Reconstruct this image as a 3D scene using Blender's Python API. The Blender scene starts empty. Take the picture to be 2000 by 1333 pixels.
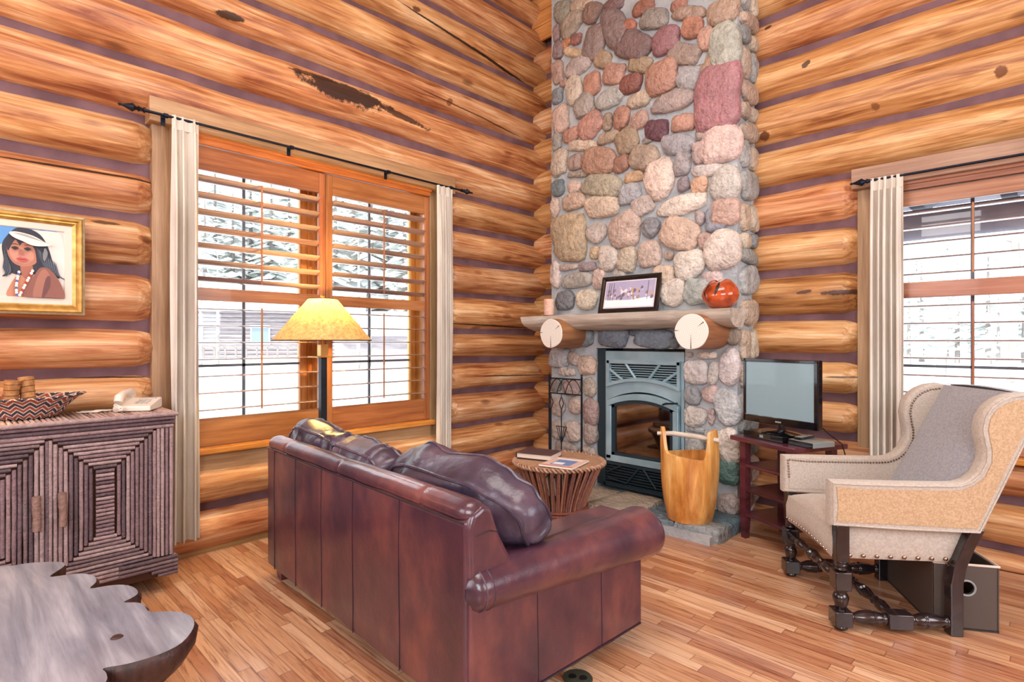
import bpy, bmesh, math, random
from mathutils import Vector, Matrix, noise
R = math.radians
rnd = random.Random(7)
SC = bpy.context.scene
COL = SC.collection

# ------------------------------------------------------------------ camera, light, exposure
CX, CY, CZ = 4.05, -4.57, 1.4
cam_d = bpy.data.cameras.new('camera')
cam_d.sensor_width = 36.0
cam_d.lens = 36.0 * 1087.0 / 2000.0
cam_d.clip_start = 0.05
cam_d.clip_end = 400
cam = bpy.data.objects.new('camera', cam_d)
cam.location = (CX, CY, CZ)
cam.rotation_euler = (R(90), 0, R(44.41))
COL.objects.link(cam)
SC.camera = cam
SC.view_settings.view_transform = 'Standard'
SC.view_settings.look = 'None'
SC.view_settings.exposure = 0.1
SC.view_settings.gamma = 1.0
SC.view_settings.use_curve_mapping = False
try:
    SC.cycles.use_denoising = True
    SC.cycles.max_bounces = 8
    SC.cycles.diffuse_bounces = 4
    SC.cycles.glossy_bounces = 4
    SC.cycles.transparent_max_bounces = 12
    SC.cycles.sample_clamp_indirect = 6.0
except Exception:
    pass
W = bpy.data.worlds.new('sky_world')
SC.world = W
W.use_nodes = True
wn = W.node_tree
bg = wn.nodes['Background']
bg.inputs['Color'].default_value = (0.86, 0.93, 1.0, 1)
bg.inputs['Strength'].default_value = 2.6

def area(name, loc, tgt, sx, sy, power, col):
    d = bpy.data.lights.new(name, 'AREA')
    d.shape = 'RECTANGLE'; d.size = sx; d.size_y = sy
    d.energy = power; d.color = col
    o = bpy.data.objects.new(name, d)
    o.location = loc
    o.rotation_euler = (Vector(tgt) - Vector(loc)).to_track_quat('-Z', 'Y').to_euler()
    COL.objects.link(o)
    return o
sun_d = bpy.data.lights.new('sun', 'SUN')
sun_d.energy = 6.0; sun_d.angle = R(2); sun_d.color = (1, 0.95, 0.86)
sun = bpy.data.objects.new('sun', sun_d)
sun.rotation_euler = Vector((0.16, 0.86, -0.5)).to_track_quat('-Z', 'Y').to_euler()
COL.objects.link(sun)
area('daylight_fill_rear', (6.3, -7.2, 2.9), (1.3, -0.5, 1.2), 4.2, 2.6, 360, (0.86, 0.94, 1.0))  # added area light behind the camera, emulating rear windows that are not modelled
area('daylight_fill_side', (6.75, -2.2, 2.3), (0.5, -2.2, 1.2), 2.6, 2.0, 120, (0.84, 0.92, 1.0))  # added area light before the solid right wall, in place of a window
area('daylight_fill_left', (1.6, -7.6, 2.8), (2.0, -0.5, 1.6), 3.0, 2.2, 110, (0.95, 0.96, 1.0))  # added unseen area light, daylight from behind on the left
area('sky_fill_outside_left', (-2.2, -2.4, 4.1), (0.3, -2.4, 1.3), 3.6, 1.8, 420, (0.82, 0.92, 1.0))  # added out-of-view lamp above the left window, boosting its sky light
area('sky_fill_outside_right', (3.9, 2.2, 3.9), (3.9, -0.3, 1.2), 3.0, 1.8, 300, (0.85, 0.93, 1.0))  # added lamp above the back window outside, standing in for a sky patch
area('ceiling_fill', (2.9, -3.4, 4.9), (2.6, -3.0, 0.0), 2.2, 2.2, 110, (1.0, 0.95, 0.88))  # added warm overhead fill; no ceiling fixture is modelled

# ------------------------------------------------------------------ materials
MATS = {}
def s2l(c):
    if isinstance(c, str):
        c = tuple(int(c[i:i+2], 16) / 255.0 for i in (0, 2, 4))
        return tuple((x / 12.92 if x <= 0.04045 else ((x + 0.055) / 1.055) ** 2.4) for x in c)
    return c
class NT:
    def __init__(s, m):
        m.use_nodes = True
        s.t = m.node_tree
        s.b = s.t.nodes['Principled BSDF']
        s.out = s.t.nodes['Material Output']
    def n(s, typ, **kw):
        nd = s.t.nodes.new(typ)
        for k, v in kw.items():
            if k.startswith('i_'):
                nd.inputs[k[2:].replace('_', ' ')].default_value = v
            else:
                setattr(nd, k, v)
        return nd
    def l(s, a, b):
        s.t.links.new(a, b)
def setp(b, **kw):
    names = {'rough': 'Roughness', 'metal': 'Metallic', 'coat': 'Coat Weight', 'coatr': 'Coat Roughness', 'spec': 'Specular IOR Level',
             'sheen': 'Sheen Weight', 'trans': 'Transmission Weight', 'sss': 'Subsurface Weight'}
    for k, v in kw.items():
        b.inputs[names[k]].default_value = v
def marks(t, src, lst):
    """knots, bark patches and drying cracks that sit at given places of the wall (metres): axis, a, z, half length, half height, slope, colour, amount"""
    tc = t.n('ShaderNodeTexCoord'); sp = t.n('ShaderNodeSeparateXYZ'); t.l(tc.outputs['Object'], sp.inputs[0])
    nz = t.n('ShaderNodeTexNoise', i_Scale=9.0, i_Detail=6.0, i_Roughness=0.75); t.l(tc.outputs['Object'], nz.inputs['Vector'])
    def M(op, a, b=None, c=None):
        n = t.n('ShaderNodeMath', operation=op)
        for i, x in enumerate((a, b, c)):
            if x is None: continue
            if isinstance(x, (int, float)): n.inputs[i].default_value = x
            else: t.l(x, n.inputs[i])
        return n.outputs[0]
    wob = M('MULTIPLY', M('SUBTRACT', nz.outputs['Fac'], 0.5), 1.9)
    for ax, a, z, w, h, sl, c, amt in lst:
        da = M('SUBTRACT', sp.outputs[ax], a)
        dz = M('SUBTRACT', M('SUBTRACT', sp.outputs['Z'], z), M('MULTIPLY', da, sl))
        if h < 0.01: dz = M('ADD', dz, M('MULTIPLY', wob, 0.006))
        q = M('ADD', M('POWER', M('ABSOLUTE', M('DIVIDE', da, w)), 2.0), M('POWER', M('ABSOLUTE', M('DIVIDE', dz, h)), 2.0))
        d = M('SQRT', q)
        if h >= 0.01: d = M('ADD', d, wob)
        mr = t.n('ShaderNodeMapRange'); mr.inputs['From Min'].default_value = 1.0; mr.inputs['From Max'].default_value = 0.8
        t.l(d, mr.inputs['Value'])
        f = M('MULTIPLY', mr.outputs[0], amt)
        mx = t.n('ShaderNodeMix', data_type='RGBA'); t.l(f, mx.inputs['Factor']); t.l(src, mx.inputs['A']); mx.inputs['B'].default_value = rgba(c)
        src = mx.outputs['Result']
    return src
def rgba(c):
    c = s2l(c)
    return (c[0], c[1], c[2], 1)
def ramp(t, stops, interp='LINEAR'):
    r = t.n('ShaderNodeValToRGB')
    r.color_ramp.interpolation = interp
    e = r.color_ramp.elements
    while len(e) < len(stops): e.new(0.5)
    for i, (p, c) in enumerate(stops):
        e[i].position = p; e[i].color = rgba(c)
    return r
def coords(t, scale=(1, 1, 1), gen='Object', shift=True):
    tc = t.n('ShaderNodeTexCoord')
    mp = t.n('ShaderNodeMapping')
    mp.inputs['Scale'].default_value = scale
    if shift:
        oi = t.n('ShaderNodeObjectInfo')
        ml = t.n('ShaderNodeMath', operation='MULTIPLY'); ml.inputs[1].default_value = 37.0
        t.l(oi.outputs['Random'], ml.inputs[0])
        cb = t.n('ShaderNodeCombineXYZ')
        for k in range(3): t.l(ml.outputs[0], cb.inputs[k])
        ad = t.n('ShaderNodeVectorMath', operation='ADD')
        t.l(tc.outputs[gen], ad.inputs[0]); t.l(cb.outputs[0], ad.inputs[1])
        t.l(ad.outputs[0], mp.inputs['Vector'])
    else:
        t.l(tc.outputs[gen], mp.inputs['Vector'])
    return mp.outputs['Vector']
def bump(t, h, strength, dist=0.01, prev=None):
    b = t.n('ShaderNodeBump')
    b.inputs['Strength'].default_value = strength
    b.inputs['Distance'].default_value = dist
    t.l(h, b.inputs['Height'])
    if prev is not None: t.l(prev, b.inputs['Normal'])
    return b.outputs['Normal']
def mat(name, c1, c2=None, scale=(6, 6, 6), bmp=0.0, bscale=None, detail=3.0, lo=0.35, hi=0.65, dist=0.01, objrand=0.0, attr=None, **kw):
    """plain surface: two colours mixed by noise, optional fine bump"""
    m = bpy.data.materials.new(name); t = NT(m)
    setp(t.b, **kw)
    t.b.inputs['Base Color'].default_value = rgba(c1)
    if c2 is not None or bmp:
        v = coords(t, scale)
        nz = t.n('ShaderNodeTexNoise', i_Scale=1.0, i_Detail=detail); t.l(v, nz.inputs['Vector'])
        if c2 is not None:
            r = ramp(t, [(lo, c1), (hi, c2)]); t.l(nz.outputs['Fac'], r.inputs['Fac'])
            src = r.outputs['Color']
            if objrand:
                src = hsv_rand(t, src, objrand)
            t.l(src, t.b.inputs['Base Color'])
        if bmp:
            v2 = coords(t, bscale or scale)
            n2 = t.n('ShaderNodeTexNoise', i_Scale=1.0, i_Detail=4.0); t.l(v2, n2.inputs['Vector'])
            t.l(bump(t, n2.outputs['Fac'], bmp, dist), t.b.inputs['Normal'])
    MATS[name] = m
    return m
def hsv_rand(t, src, amt, h=0.008):
    oi = t.n('ShaderNodeObjectInfo')
    hs = t.n('ShaderNodeHueSaturation')
    mr = t.n('ShaderNodeMapRange'); mr.inputs['To Min'].default_value = 1 - amt; mr.inputs['To Max'].default_value = 1 + amt
    t.l(oi.outputs['Random'], mr.inputs['Value']); t.l(mr.outputs[0], hs.inputs['Value'])
    m2 = t.n('ShaderNodeMath', operation='MULTIPLY'); m2.inputs[1].default_value = 7.13; t.l(oi.outputs['Random'], m2.inputs[0])
    m3 = t.n('ShaderNodeMath', operation='FRACT'); t.l(m2.outputs[0], m3.inputs[0])
    m4 = t.n('ShaderNodeMapRange'); m4.inputs['To Min'].default_value = 0.5 - h; m4.inputs['To Max'].default_value = 0.5 + h
    t.l(m3.outputs[0], m4.inputs['Value']); t.l(m4.outputs[0], hs.inputs['Hue'])
    t.l(src, hs.inputs['Color'])
    return hs.outputs['Color']
def wood(name, cols, axis='y', grain=30.0, long=1.6, rough=0.45, bmp=0.15, objrand=0.1, knots=0.0, streak=None, coat=0.0, patch=None, fine=0.14):
    """wood with grain running along axis: cols dark..light"""
    m = bpy.data.materials.new(name); t = NT(m)
    setp(t.b, rough=rough, coat=coat)
    a = 'xyz'.index(axis)
    sc = [grain] * 3; sc[a] = long
    v = coords(t, tuple(sc))
    nz = t.n('ShaderNodeTexNoise', i_Scale=1.0, i_Detail=6.0, i_Roughness=0.62, i_Distortion=0.6); t.l(v, nz.inputs['Vector'])
    sc2 = [2.6] * 3; sc2[a] = 0.9
    v2 = coords(t, tuple(sc2))
    n2 = t.n('ShaderNodeTexNoise', i_Scale=1.0, i_Detail=3.0, i_Distortion=1.2); t.l(v2, n2.inputs['Vector'])
    mx = t.n('ShaderNodeMath', operation='MULTIPLY_ADD'); mx.inputs[1].default_value = 0.62
    m5 = t.n('ShaderNodeMath', operation='MULTIPLY'); m5.inputs[1].default_value = 0.38
    t.l(n2.outputs['Fac'], m5.inputs[0]); t.l(nz.outputs['Fac'], mx.inputs[0]); t.l(m5.outputs[0], mx.inputs[2])
    k = len(cols)
    r = ramp(t, [(0.36 + 0.30 * i / (k - 1), c) for i, c in enumerate(cols)])
    t.l(mx.outputs[0], r.inputs['Fac'])
    src = r.outputs['Color']
    sf_ = [grain * 3.6] * 3; sf_[a] = long * 2.2
    vf = coords(t, tuple(sf_))
    nf = t.n('ShaderNodeTexNoise', i_Scale=1.0, i_Detail=5.0, i_Roughness=0.7, i_Distortion=0.4); t.l(vf, nf.inputs['Vector'])
    mf = t.n('ShaderNodeMapRange'); mf.inputs['From Min'].default_value = 0.34; mf.inputs['From Max'].default_value = 0.66
    mf.inputs['To Min'].default_value = 1 - fine; mf.inputs['To Max'].default_value = 1 + fine * 0.6
    t.l(nf.outputs['Fac'], mf.inputs['Value'])
    hf = t.n('ShaderNodeHueSaturation'); t.l(src, hf.inputs['Color']); t.l(mf.outputs[0], hf.inputs['Value']); src = hf.outputs['Color']
    if objrand: src = hsv_rand(t, src, objrand)
    nrm_src = nz.outputs['Fac']
    if knots:
        sk = [4.6] * 3; sk[a] = 1.9
        v3 = coords(t, tuple(sk))
        vo = t.n('ShaderNodeTexVoronoi', i_Scale=1.0, i_Randomness=1.0); t.l(v3, vo.inputs['Vector'])
        rk = ramp(t, [(0.0, '1c0d06'), (0.05, '4a2410'), (0.085, '9a5f34'), (0.16, 'ffffff')])
        t.l(vo.outputs['Distance'], rk.inputs['Fac'])
        mm = t.n('ShaderNodeMix', data_type='RGBA', blend_type='MULTIPLY'); mm.inputs['Factor'].default_value = knots
        t.l(src, mm.inputs['A']); t.l(rk.outputs['Color'], mm.inputs['B'])
        src = mm.outputs['Result']
    if streak:
        ss = [26.0] * 3; ss[a] = 0.35
        v4 = coords(t, tuple(ss))
        n4 = t.n('ShaderNodeTexNoise', i_Scale=0.22, i_Detail=1.0); t.l(v4, n4.inputs['Vector'])
        rs = ramp(t, [(0.0, 'ffffff'), (0.497, 'ffffff'), (0.5, '3a1c10'), (0.503, 'ffffff')])
        t.l(n4.outputs['Fac'], rs.inputs['Fac'])
        ms = t.n('ShaderNodeMix', data_type='RGBA', blend_type='MULTIPLY'); ms.inputs['Factor'].default_value = streak
        t.l(src, ms.inputs['A']); t.l(rs.outputs['Color'], ms.inputs['B'])
        src = ms.outputs['Result']
    if patch: src = marks(t, src, patch)
    t.l(src, t.b.inputs['Base Color'])
    if bmp: t.l(bump(t, nrm_src, bmp, 0.006), t.b.inputs['Normal'])
    MATS[name] = m
    return m
def attr_mat(name, rough=0.8, bmp=0.35, bs=40.0, var=0.25, coat=0.0, speck=0.0, bd=0.012):
    """colour comes from the mesh's own 'tint' attribute (one colour per stone, twig ...)"""
    m = bpy.data.materials.new(name); t = NT(m)
    setp(t.b, rough=rough, coat=coat)
    at = t.n('ShaderNodeAttribute'); at.attribute_name = 'tint'
    v = coords(t, (bs * .35,) * 3)
    nz = t.n('ShaderNodeTexNoise', i_Scale=1.0, i_Detail=6.0, i_Roughness=0.7); t.l(v, nz.inputs['Vector'])
    mr = t.n('ShaderNodeMapRange'); mr.inputs['From Min'].default_value = 0.3; mr.inputs['From Max'].default_value = 0.7
    mr.inputs['To Min'].default_value = 1 - var; mr.inputs['To Max'].default_value = 1 + var
    t.l(nz.outputs['Fac'], mr.inputs['Value'])
    hs = t.n('ShaderNodeHueSaturation'); t.l(at.outputs['Color'], hs.inputs['Color']); t.l(mr.outputs[0], hs.inputs['Value'])
    src = hs.outputs['Color']
    if speck:
        v5 = coords(t, (bs * 2.2,) * 3); n5 = t.n('ShaderNodeTexNoise', i_Scale=1.0, i_Detail=6.0, i_Roughness=0.8); t.l(v5, n5.inputs['Vector'])
        r5 = t.n('ShaderNodeMapRange'); r5.inputs['From Min'].default_value = 0.36; r5.inputs['From Max'].default_value = 0.62
        r5.inputs['To Min'].default_value = 1 - speck; r5.inputs['To Max'].default_value = 1 + speck * 0.7; t.l(n5.outputs['Fac'], r5.inputs['Value'])
        h5 = t.n('ShaderNodeHueSaturation'); t.l(src, h5.inputs['Color']); t.l(r5.outputs[0], h5.inputs['Value']); src = h5.outputs['Color']
        v6 = coords(t, (7, 7, 16)); n6 = t.n('ShaderNodeTexNoise', i_Scale=1.0, i_Detail=3.0, i_Distortion=2.0); t.l(v6, n6.inputs['Vector'])
        r6 = ramp(t, [(0.0, '000000'), (0.485, '000000'), (0.5, '666666'), (0.515, '000000')]); t.l(n6.outputs['Fac'], r6.inputs['Fac'])
        m6 = t.n('ShaderNodeMix', data_type='RGBA'); m6.inputs['B'].default_value = rgba('d8d4cc'); t.l(r6.outputs['Color'], m6.inputs['Factor']); t.l(src, m6.inputs['A']); src = m6.outputs['Result']
    t.l(src, t.b.inputs['Base Color'])
    v2 = coords(t, (bs,) * 3)
    n2 = t.n('ShaderNodeTexNoise', i_Scale=1.0, i_Detail=5.0); t.l(v2, n2.inputs['Vector'])
    t.l(bump(t, n2.outputs['Fac'], bmp, bd), t.b.inputs['Normal'])
    MATS[name] = m
    return m

# ------------------------------------------------------------------ mesh building
class MB:
    def __init__(s):
        s.v = []; s.f = []; s.mi = []; s.tc = []; s.cur = 0; s.tint = None; s.mx = None
    def add(s, vs, fs):
        b = len(s.v)
        for p in vs:
            p = Vector(p)
            s.v.append(tuple(s.mx @ p) if s.mx is not None else tuple(p))
        for f in fs:
            s.f.append([b + i for i in f]); s.mi.append(s.cur); s.tc.append(s.tint)
        return s
    def box(s, x0, y0, z0, x1, y1, z1):
        return s.add([(x0, y0, z0), (x1, y0, z0), (x1, y1, z0), (x0, y1, z0), (x0, y0, z1), (x1, y0, z1), (x1, y1, z1), (x0, y1, z1)],
                     [(3, 2, 1, 0), (4, 5, 6, 7), (0, 1, 5, 4), (1, 2, 6, 5), (2, 3, 7, 6), (3, 0, 4, 7)])
    def tube(s, pts, rad, n=10, caps=True, up=None, sq=False, closed=False):
        pts = [Vector(p) for p in pts]
        m = len(pts)
        if not isinstance(rad, (list, tuple)): rad = [rad] * m
        vs = []; prev = None
        for i, p in enumerate(pts):
            if closed: d = pts[(i + 1) % m] - pts[i - 1]
            else: d = pts[min(i + 1, m - 1)] - pts[max(i - 1, 0)]
            if d.length < 1e-9: d = Vector((0, 0, 1))
            d.normalize()
            if prev is None:
                u = Vector(up) if up else (Vector((0, 0, 1)) if abs(d.z) < 0.9 else Vector((1, 0, 0)))
            else: u = prev
            a = d.cross(u)
            if a.length < 1e-6: a = d.cross(Vector((1, 0.3, 0)))
            a.normalize(); b = a.cross(d); b.normalize(); prev = b
            for k in range(n):
                th = 2 * math.pi * (k + (0.5 if sq else 0)) / n
                vs.append(p + (a * math.cos(th) + b * math.sin(th)) * rad[i])
        fs = []
        for i in range(m if closed else m - 1):
            for k in range(n):
                j = (i + 1) % m
                fs.append((i * n + k, i * n + (k + 1) % n, j * n + (k + 1) % n, j * n + k))
        if caps and not closed:
            fs.append(tuple(reversed(range(n)))); fs.append(tuple((m - 1) * n + k for k in range(n)))
        return s.add(vs, fs)
    def lathe(s, prof, c=(0, 0, 0), n=24, axis='z', caps=True):
        vs = []
        for r, h in prof:
            for k in range(n):
                th = 2 * math.pi * k / n
                x, y = r * math.cos(th), r * math.sin(th)
                if axis == 'z': vs.append((c[0] + x, c[1] + y, c[2] + h))
                elif axis == 'x': vs.append((c[0] + h, c[1] + x, c[2] + y))
                else: vs.append((c[0] + y, c[1] + h, c[2] + x))
        fs = []
        m = len(prof)
        for i in range(m - 1):
            for k in range(n):
                fs.append((i * n + k, i * n + (k + 1) % n, (i + 1) * n + (k + 1) % n, (i + 1) * n + k))
        if caps:
            fs.append(tuple(reversed(range(n)))); fs.append(tuple((m - 1) * n + k for k in range(n)))
        return s.add(vs, fs)
    def prism(s, poly, d0, d1, plane='xy'):
        """poly in a plane, extruded between d0 and d1 on the remaining axis"""
        def P(a, b, d):
            return (a, b, d) if plane == 'xy' else ((a, d, b) if plane == 'xz' else (d, a, b))
        n = len(poly)
        vs = [P(a, b, d0) for a, b in poly] + [P(a, b, d1) for a, b in poly]
        fs = [tuple(reversed(range(n))), tuple(range(n, 2 * n))]
        for k in range(n): fs.append((k, (k + 1) % n, n + (k + 1) % n, n + k))
        return s.add(vs, fs)
    def grid(s, fn, nu, nv, cu=False, cv=False):
        vs = [fn(i / (nu if cu else nu - 1), j / (nv if cv else nv - 1)) for i in range(nu) for j in range(nv)]
        fs = []
        for i in range(nu if cu else nu - 1):
            for j in range(nv if cv else nv - 1):
                a, b = (i + 1) % nu, (j + 1) % nv
                fs.append((i * nv + j, a * nv + j, a * nv + b, i * nv + b))
        return s.add(vs, fs)
    def pillow(s, w, h, t, n=18, e=3.2, wr=0.0, seed=0.0, pinch=0.0):
        """superellipsoid pad: width x, height z, thickness y"""
        def sg(v, p): return math.copysign(abs(v) ** p, v)
        q = 2.0 / e
        def fn(u, v):
            th = 2 * math.pi * u; ph = math.pi * (v - 0.5)
            cx, sx = math.cos(th), math.sin(th)
            cp, sp = math.cos(ph), math.sin(ph)
            x = sg(cx, q) * sg(cp, 0.75); z = sg(sx, q) * sg(cp, 0.75); y = sg(sp, 0.75)
            k = 1 - pinch * (abs(x) * abs(z)) ** 0.7
            p = Vector((x * w / 2 * (1 - 0.5 * pinch * (1 - z * z) * abs(x)), y * t / 2 * k, z * h / 2 * (1 - 0.5 * pinch * (1 - x * x) * abs(z))))
            if wr:
                nn = noise.noise(Vector((x * 2.2 + seed, z * 2.6, y + seed))) + 0.6 * noise.noise(Vector((x * 7 + seed, z * 2.5, seed)))
                p += Vector((x * .3, y, z * .6)) * nn * wr
            return p
        s.pfn = fn
        return s.grid(fn, n * 4, n, cu=True)
def obj(name, mb, m, parent=None, smooth=True, bevel=0.0, sub=0, seg=2, loc=None, rot=None, angle=42, wn=False):
    me = bpy.data.meshes.new(name)
    me.from_pydata(mb.v, [], mb.f)
    me.validate(clean_customdata=False)
    bm = bmesh.new(); bm.from_mesh(me)
    bmesh.ops.recalc_face_normals(bm, faces=bm.faces)
    bm.to_mesh(me); bm.free()
    ms = m if isinstance(m, (list, tuple)) else [m]
    for x in ms: me.materials.append(MATS[x] if isinstance(x, str) else x)
    if len(me.polygons) == len(mb.f):
        me.polygons.foreach_set('material_index', mb.mi)
        if any(t is not None for t in mb.tc):
            ca = me.color_attributes.new('tint', 'FLOAT_COLOR', 'CORNER')
            dat = []
            for p, t in zip(me.polygons, mb.tc):
                c = rgba(t or '808080')
                for _ in range(p.loop_total): dat.extend(c)
            ca.data.foreach_set('color', dat)
    me.polygons.foreach_set('use_smooth', [smooth] * len(me.polygons))
    if smooth: me.set_sharp_from_angle(angle=R(angle))
    me.update()
    o = bpy.data.objects.new(name, me)
    COL.objects.link(o)
    if bevel:
        b = o.modifiers.new('bevel', 'BEVEL'); b.width = bevel; b.segments = seg; b.limit_method = 'ANGLE'; b.angle_limit = R(35)
    if sub:
        b = o.modifiers.new('sub', 'SUBSURF'); b.levels = sub; b.render_levels = sub
    if parent is not None: o.parent = parent
    if loc is not None: o.location = loc
    if rot is not None: o.rotation_euler = rot
    return o
def tag(o, label, cat, group=None, kind=None):
    if label: o['label'] = label
    if cat: o['category'] = cat
    if group: o['group'] = group
    if kind: o['kind'] = kind
    return o
def thing(name, label, cat, loc=(0, 0, 0), rz=0.0, group=None):
    o = bpy.data.objects.new(name, None); COL.objects.link(o)
    o.empty_display_size = 0.1
    o.location = loc; o.rotation_euler = (0, 0, R(rz))
    return tag(o, label, cat, group)
def struct(name):
    o = bpy.data.objects.new(name, None); COL.objects.link(o)
    o['kind'] = 'structure'
    return o
def lab(o, l):
    o['label'] = l; return o
def copy_tree(o, parent=None):
    c = o.copy(); COL.objects.link(c)
    if parent is not None: c.parent = parent
    for ch in list(o.children): copy_tree(ch, c)
    return c
# ------------------------------------------------------------------ material library
wood('log_amber', ['84492a', 'b47a4c', 'd2a06e', 'eac8a0'], 'y', fine=.2, grain=26, long=1.5, rough=0.42, knots=0.6, streak=0.5, objrand=0.12, bmp=0.35, patch=[('Y', -2.35, 3.345, .40, .085, -.03, '241418', .95), ('Y', -1.85, 3.31, .30, .03, -.12, '3a2018', .9), ('Y', -2.62, 3.40, .22, .022, .05, '2c1a18', .9), ('Y', -3.23, 3.60, .11, .022, .1, '2c1810', .95), ('Y', -4.0, 2.383, .45, .009, .015, '1c100c', .95), ('Y', -.75, 1.553, .62, .008, -.02, '1c100c', .95), ('Y', -1.05, 4.215, .95, .0095, -.065, '1c100c', .95), ('Y', -1.70, 4.28, .05, .03, 0, '5a2c14', .9), ('Y', -4.05, 1.19, .45, .006, -.04, '2c180e', .9), ('Y', -1.32, 3.6, .03, .03, 0, '7a4420', .8), ('Y', -.55, 1.05, .55, .007, -.03, '1c100c', .9), ('Y', -1.0, 3.58, .8, .006, -.04, '2c180e', .8), ('Y', -3.9, 2.10, .09, .012, 0, '2c1a14', .8)])
wood('log_amber_x', ['84492a', 'b67c4c', 'd4a270', 'eccaa2'], 'x', fine=.2, grain=26, long=1.5, rough=0.42, knots=0.5, streak=0.5, objrand=0.12, bmp=0.35, patch=[('X', 2.95, 1.748, .14, .024, 0, '3a221c', .9), ('X', 2.70, 1.765, .06, .014, .1, '4a2a1c', .9), ('X', 3.152, 3.024, .035, .032, 0, '7c4c2c', .9), ('X', 3.805, 3.043, .035, .032, 0, '6c4028', .9), ('X', 2.715, 3.463, .03, .02, .3, '2c1810', .9), ('X', 2.434, 3.86, .03, .02, .2, '3a2014', .9), ('X', 2.396, 3.018, .04, .035, 0, '5a3018', .9), ('X', 3.80, 3.285, .22, .012, -.1, '241418', .9), ('X', 2.95, 1.14, .12, .008, .03, '3a2014', .8)])
wood('casing_wood', ['8a6a4c', 'a4835f', 'b99a78'], 'z', grain=34, long=1.6, rough=0.5, bmp=0.05, objrand=0.06)
wood('casing_wood_y', ['94704c', 'b08a60', 'c4a078'], 'y', grain=34, long=1.6, rough=0.5, bmp=0.05, objrand=0.06)
wood('casing_wood_x', ['8a6a50', 'a28068', 'b4967a'], 'x', grain=34, long=1.6, rough=0.5, bmp=0.05, objrand=0.06)
wood('shutter_wood', ['8a5028', 'a86a3c', 'bd8050'], 'y', grain=30, long=1.4, rough=0.35, bmp=0.03, objrand=0.05, coat=0.2)
wood('shutter_wood_z', ['8a5028', 'a86a3c', 'bd8050'], 'z', grain=30, long=1.4, rough=0.35, bmp=0.03, objrand=0.05, coat=0.2)
wood('shutter_wood_x', ['8a563c', 'a47054', 'b5846a'], 'x', grain=30, long=1.4, rough=0.35, bmp=0.03, objrand=0.05, coat=0.2)
wood('window_pine', ['a45e20', 'c8803a', 'e09c54'], 'z', grain=30, long=1.4, rough=0.4, bmp=0.03)
wood('window_pine_y', ['a45e20', 'c8803a', 'e09c54'], 'y', grain=30, long=1.4, rough=0.4, bmp=0.03)
wood('window_pine_x', ['a45e20', 'c8803a', 'e09c54'], 'x', grain=30, long=1.4, rough=0.4, bmp=0.03)
wood('pine_board', ['b87838', 'd49a58', 'e6b478'], 'x', grain=22, long=1.4, rough=0.45, knots=0.8)
wood('baseboard_wood', ['8a6a3c', 'a5824e', 'b8986a'], 'y', grain=26, long=1.4, rough=0.55)
wood('mantel_wood', ['a09888', 'ccc2b4', 'e6e0d6'], 'x', grain=22, long=1.0, rough=0.6, bmp=0.5)
wood('support_bark', ['7a4c34', '9a6644', 'b48058'], 'y', grain=20, long=1.4, rough=0.6, bmp=0.3)
wood('bucket_wood', ['8c4c20', 'c07838', 'dca05c', 'ecd0a0'], 'z', grain=8, long=1.5, rough=0.4, coat=0.3, bmp=0.3)
wood('stand_wood', ['3c1820', '5c2a34', '703c44'], 'x', grain=24, long=1.4, rough=0.3, bmp=0.03, coat=0.4, objrand=0)
wood('chair_dark', ['150f12', '221a1e', '30262a'], 'z', grain=30, long=2, rough=0.22, bmp=0.02, coat=0.6, objrand=0)
wood('slab_wood', ['666a7a', '9296a6', 'bcbecb'], 'x', grain=14, long=1.2, rough=0.28, coat=0.6, bmp=0.05)
mat('chinking', '60444a', '76585e', (5, 5, 5), bmp=0.3, bscale=(60, 60, 60), rough=0.9)
wood('louver_wood_skylit', ['8c6c60', 'a4887c', 'b89c92'], 'y', grain=30, long=1.4, rough=0.22, bmp=0.02, objrand=0.04, coat=0.9)  # greyer than the shutter wood: sky sheen put into the louver colour
mat('seam_thread', '2a1c28', rough=.5)
mat('mortar', '98a0a8', 'b4babe', (6, 6, 6), bmp=0.7, bscale=(45, 45, 45), rough=0.95, dist=0.015)
attr_mat('river_stone', rough=0.58, bmp=1.0, bs=26, var=0.30, coat=0.08, speck=0.22, bd=0.03)
attr_mat('tinted', rough=0.6, bmp=0.15, bs=60, var=0.12)
attr_mat('twig_bark', rough=0.6, bmp=0.6, bs=90, var=0.3)
attr_mat('print', rough=0.55, bmp=0.0, bs=20, var=0.05)
mat('black_iron', '20262e', '2c343c', rough=0.4, metal=0.6)
mat('insert_iron', '86a4b0', 'a0bcc8', (4, 4, 4), rough=0.38, metal=0.25)
mat('insert_dark', '243640', rough=0.5, metal=0.3)
mat('firebrick', '5a4038', '7a5848', (9, 9, 9), rough=0.9)
mat('rod_iron', '1a2030', rough=0.45, metal=0.7)
mat('brass', 'c8a060', rough=0.3, metal=0.9)
mat('nickel_nails', '8a7060', rough=0.25, metal=0.9)
mat('linen', 'aca096', 'beb4a8', (90, 90, 90), bmp=0.35, bscale=(260, 260, 260), rough=0.85, sheen=0.3)
mat('linen_gray', '8c8e98', 'a2a4aa', (90, 90, 90), bmp=0.35, bscale=(260, 260, 260), rough=0.85, sheen=0.3)
mat('burlap', 'b09270', 'c6a888', (120, 120, 120), bmp=0.5, bscale=(240, 240, 240), rough=0.9)
mat('curtain_cloth', 'c6bcb0', 'dcd5ca', (8, 8, 2), rough=0.9, bmp=0.1, bscale=(200, 200, 200))
mat('tv_black', '0c0f14', rough=0.12, coat=0.5)
mat('tv_screen_reflection', '8aa8b4', rough=0.25, coat=0.3)  # pale blue is reflected daylight painted into the screen
mat('device_gray', '8c9494', rough=0.4)
mat('phone_plastic', 'e6dcd0', rough=0.35)
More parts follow.
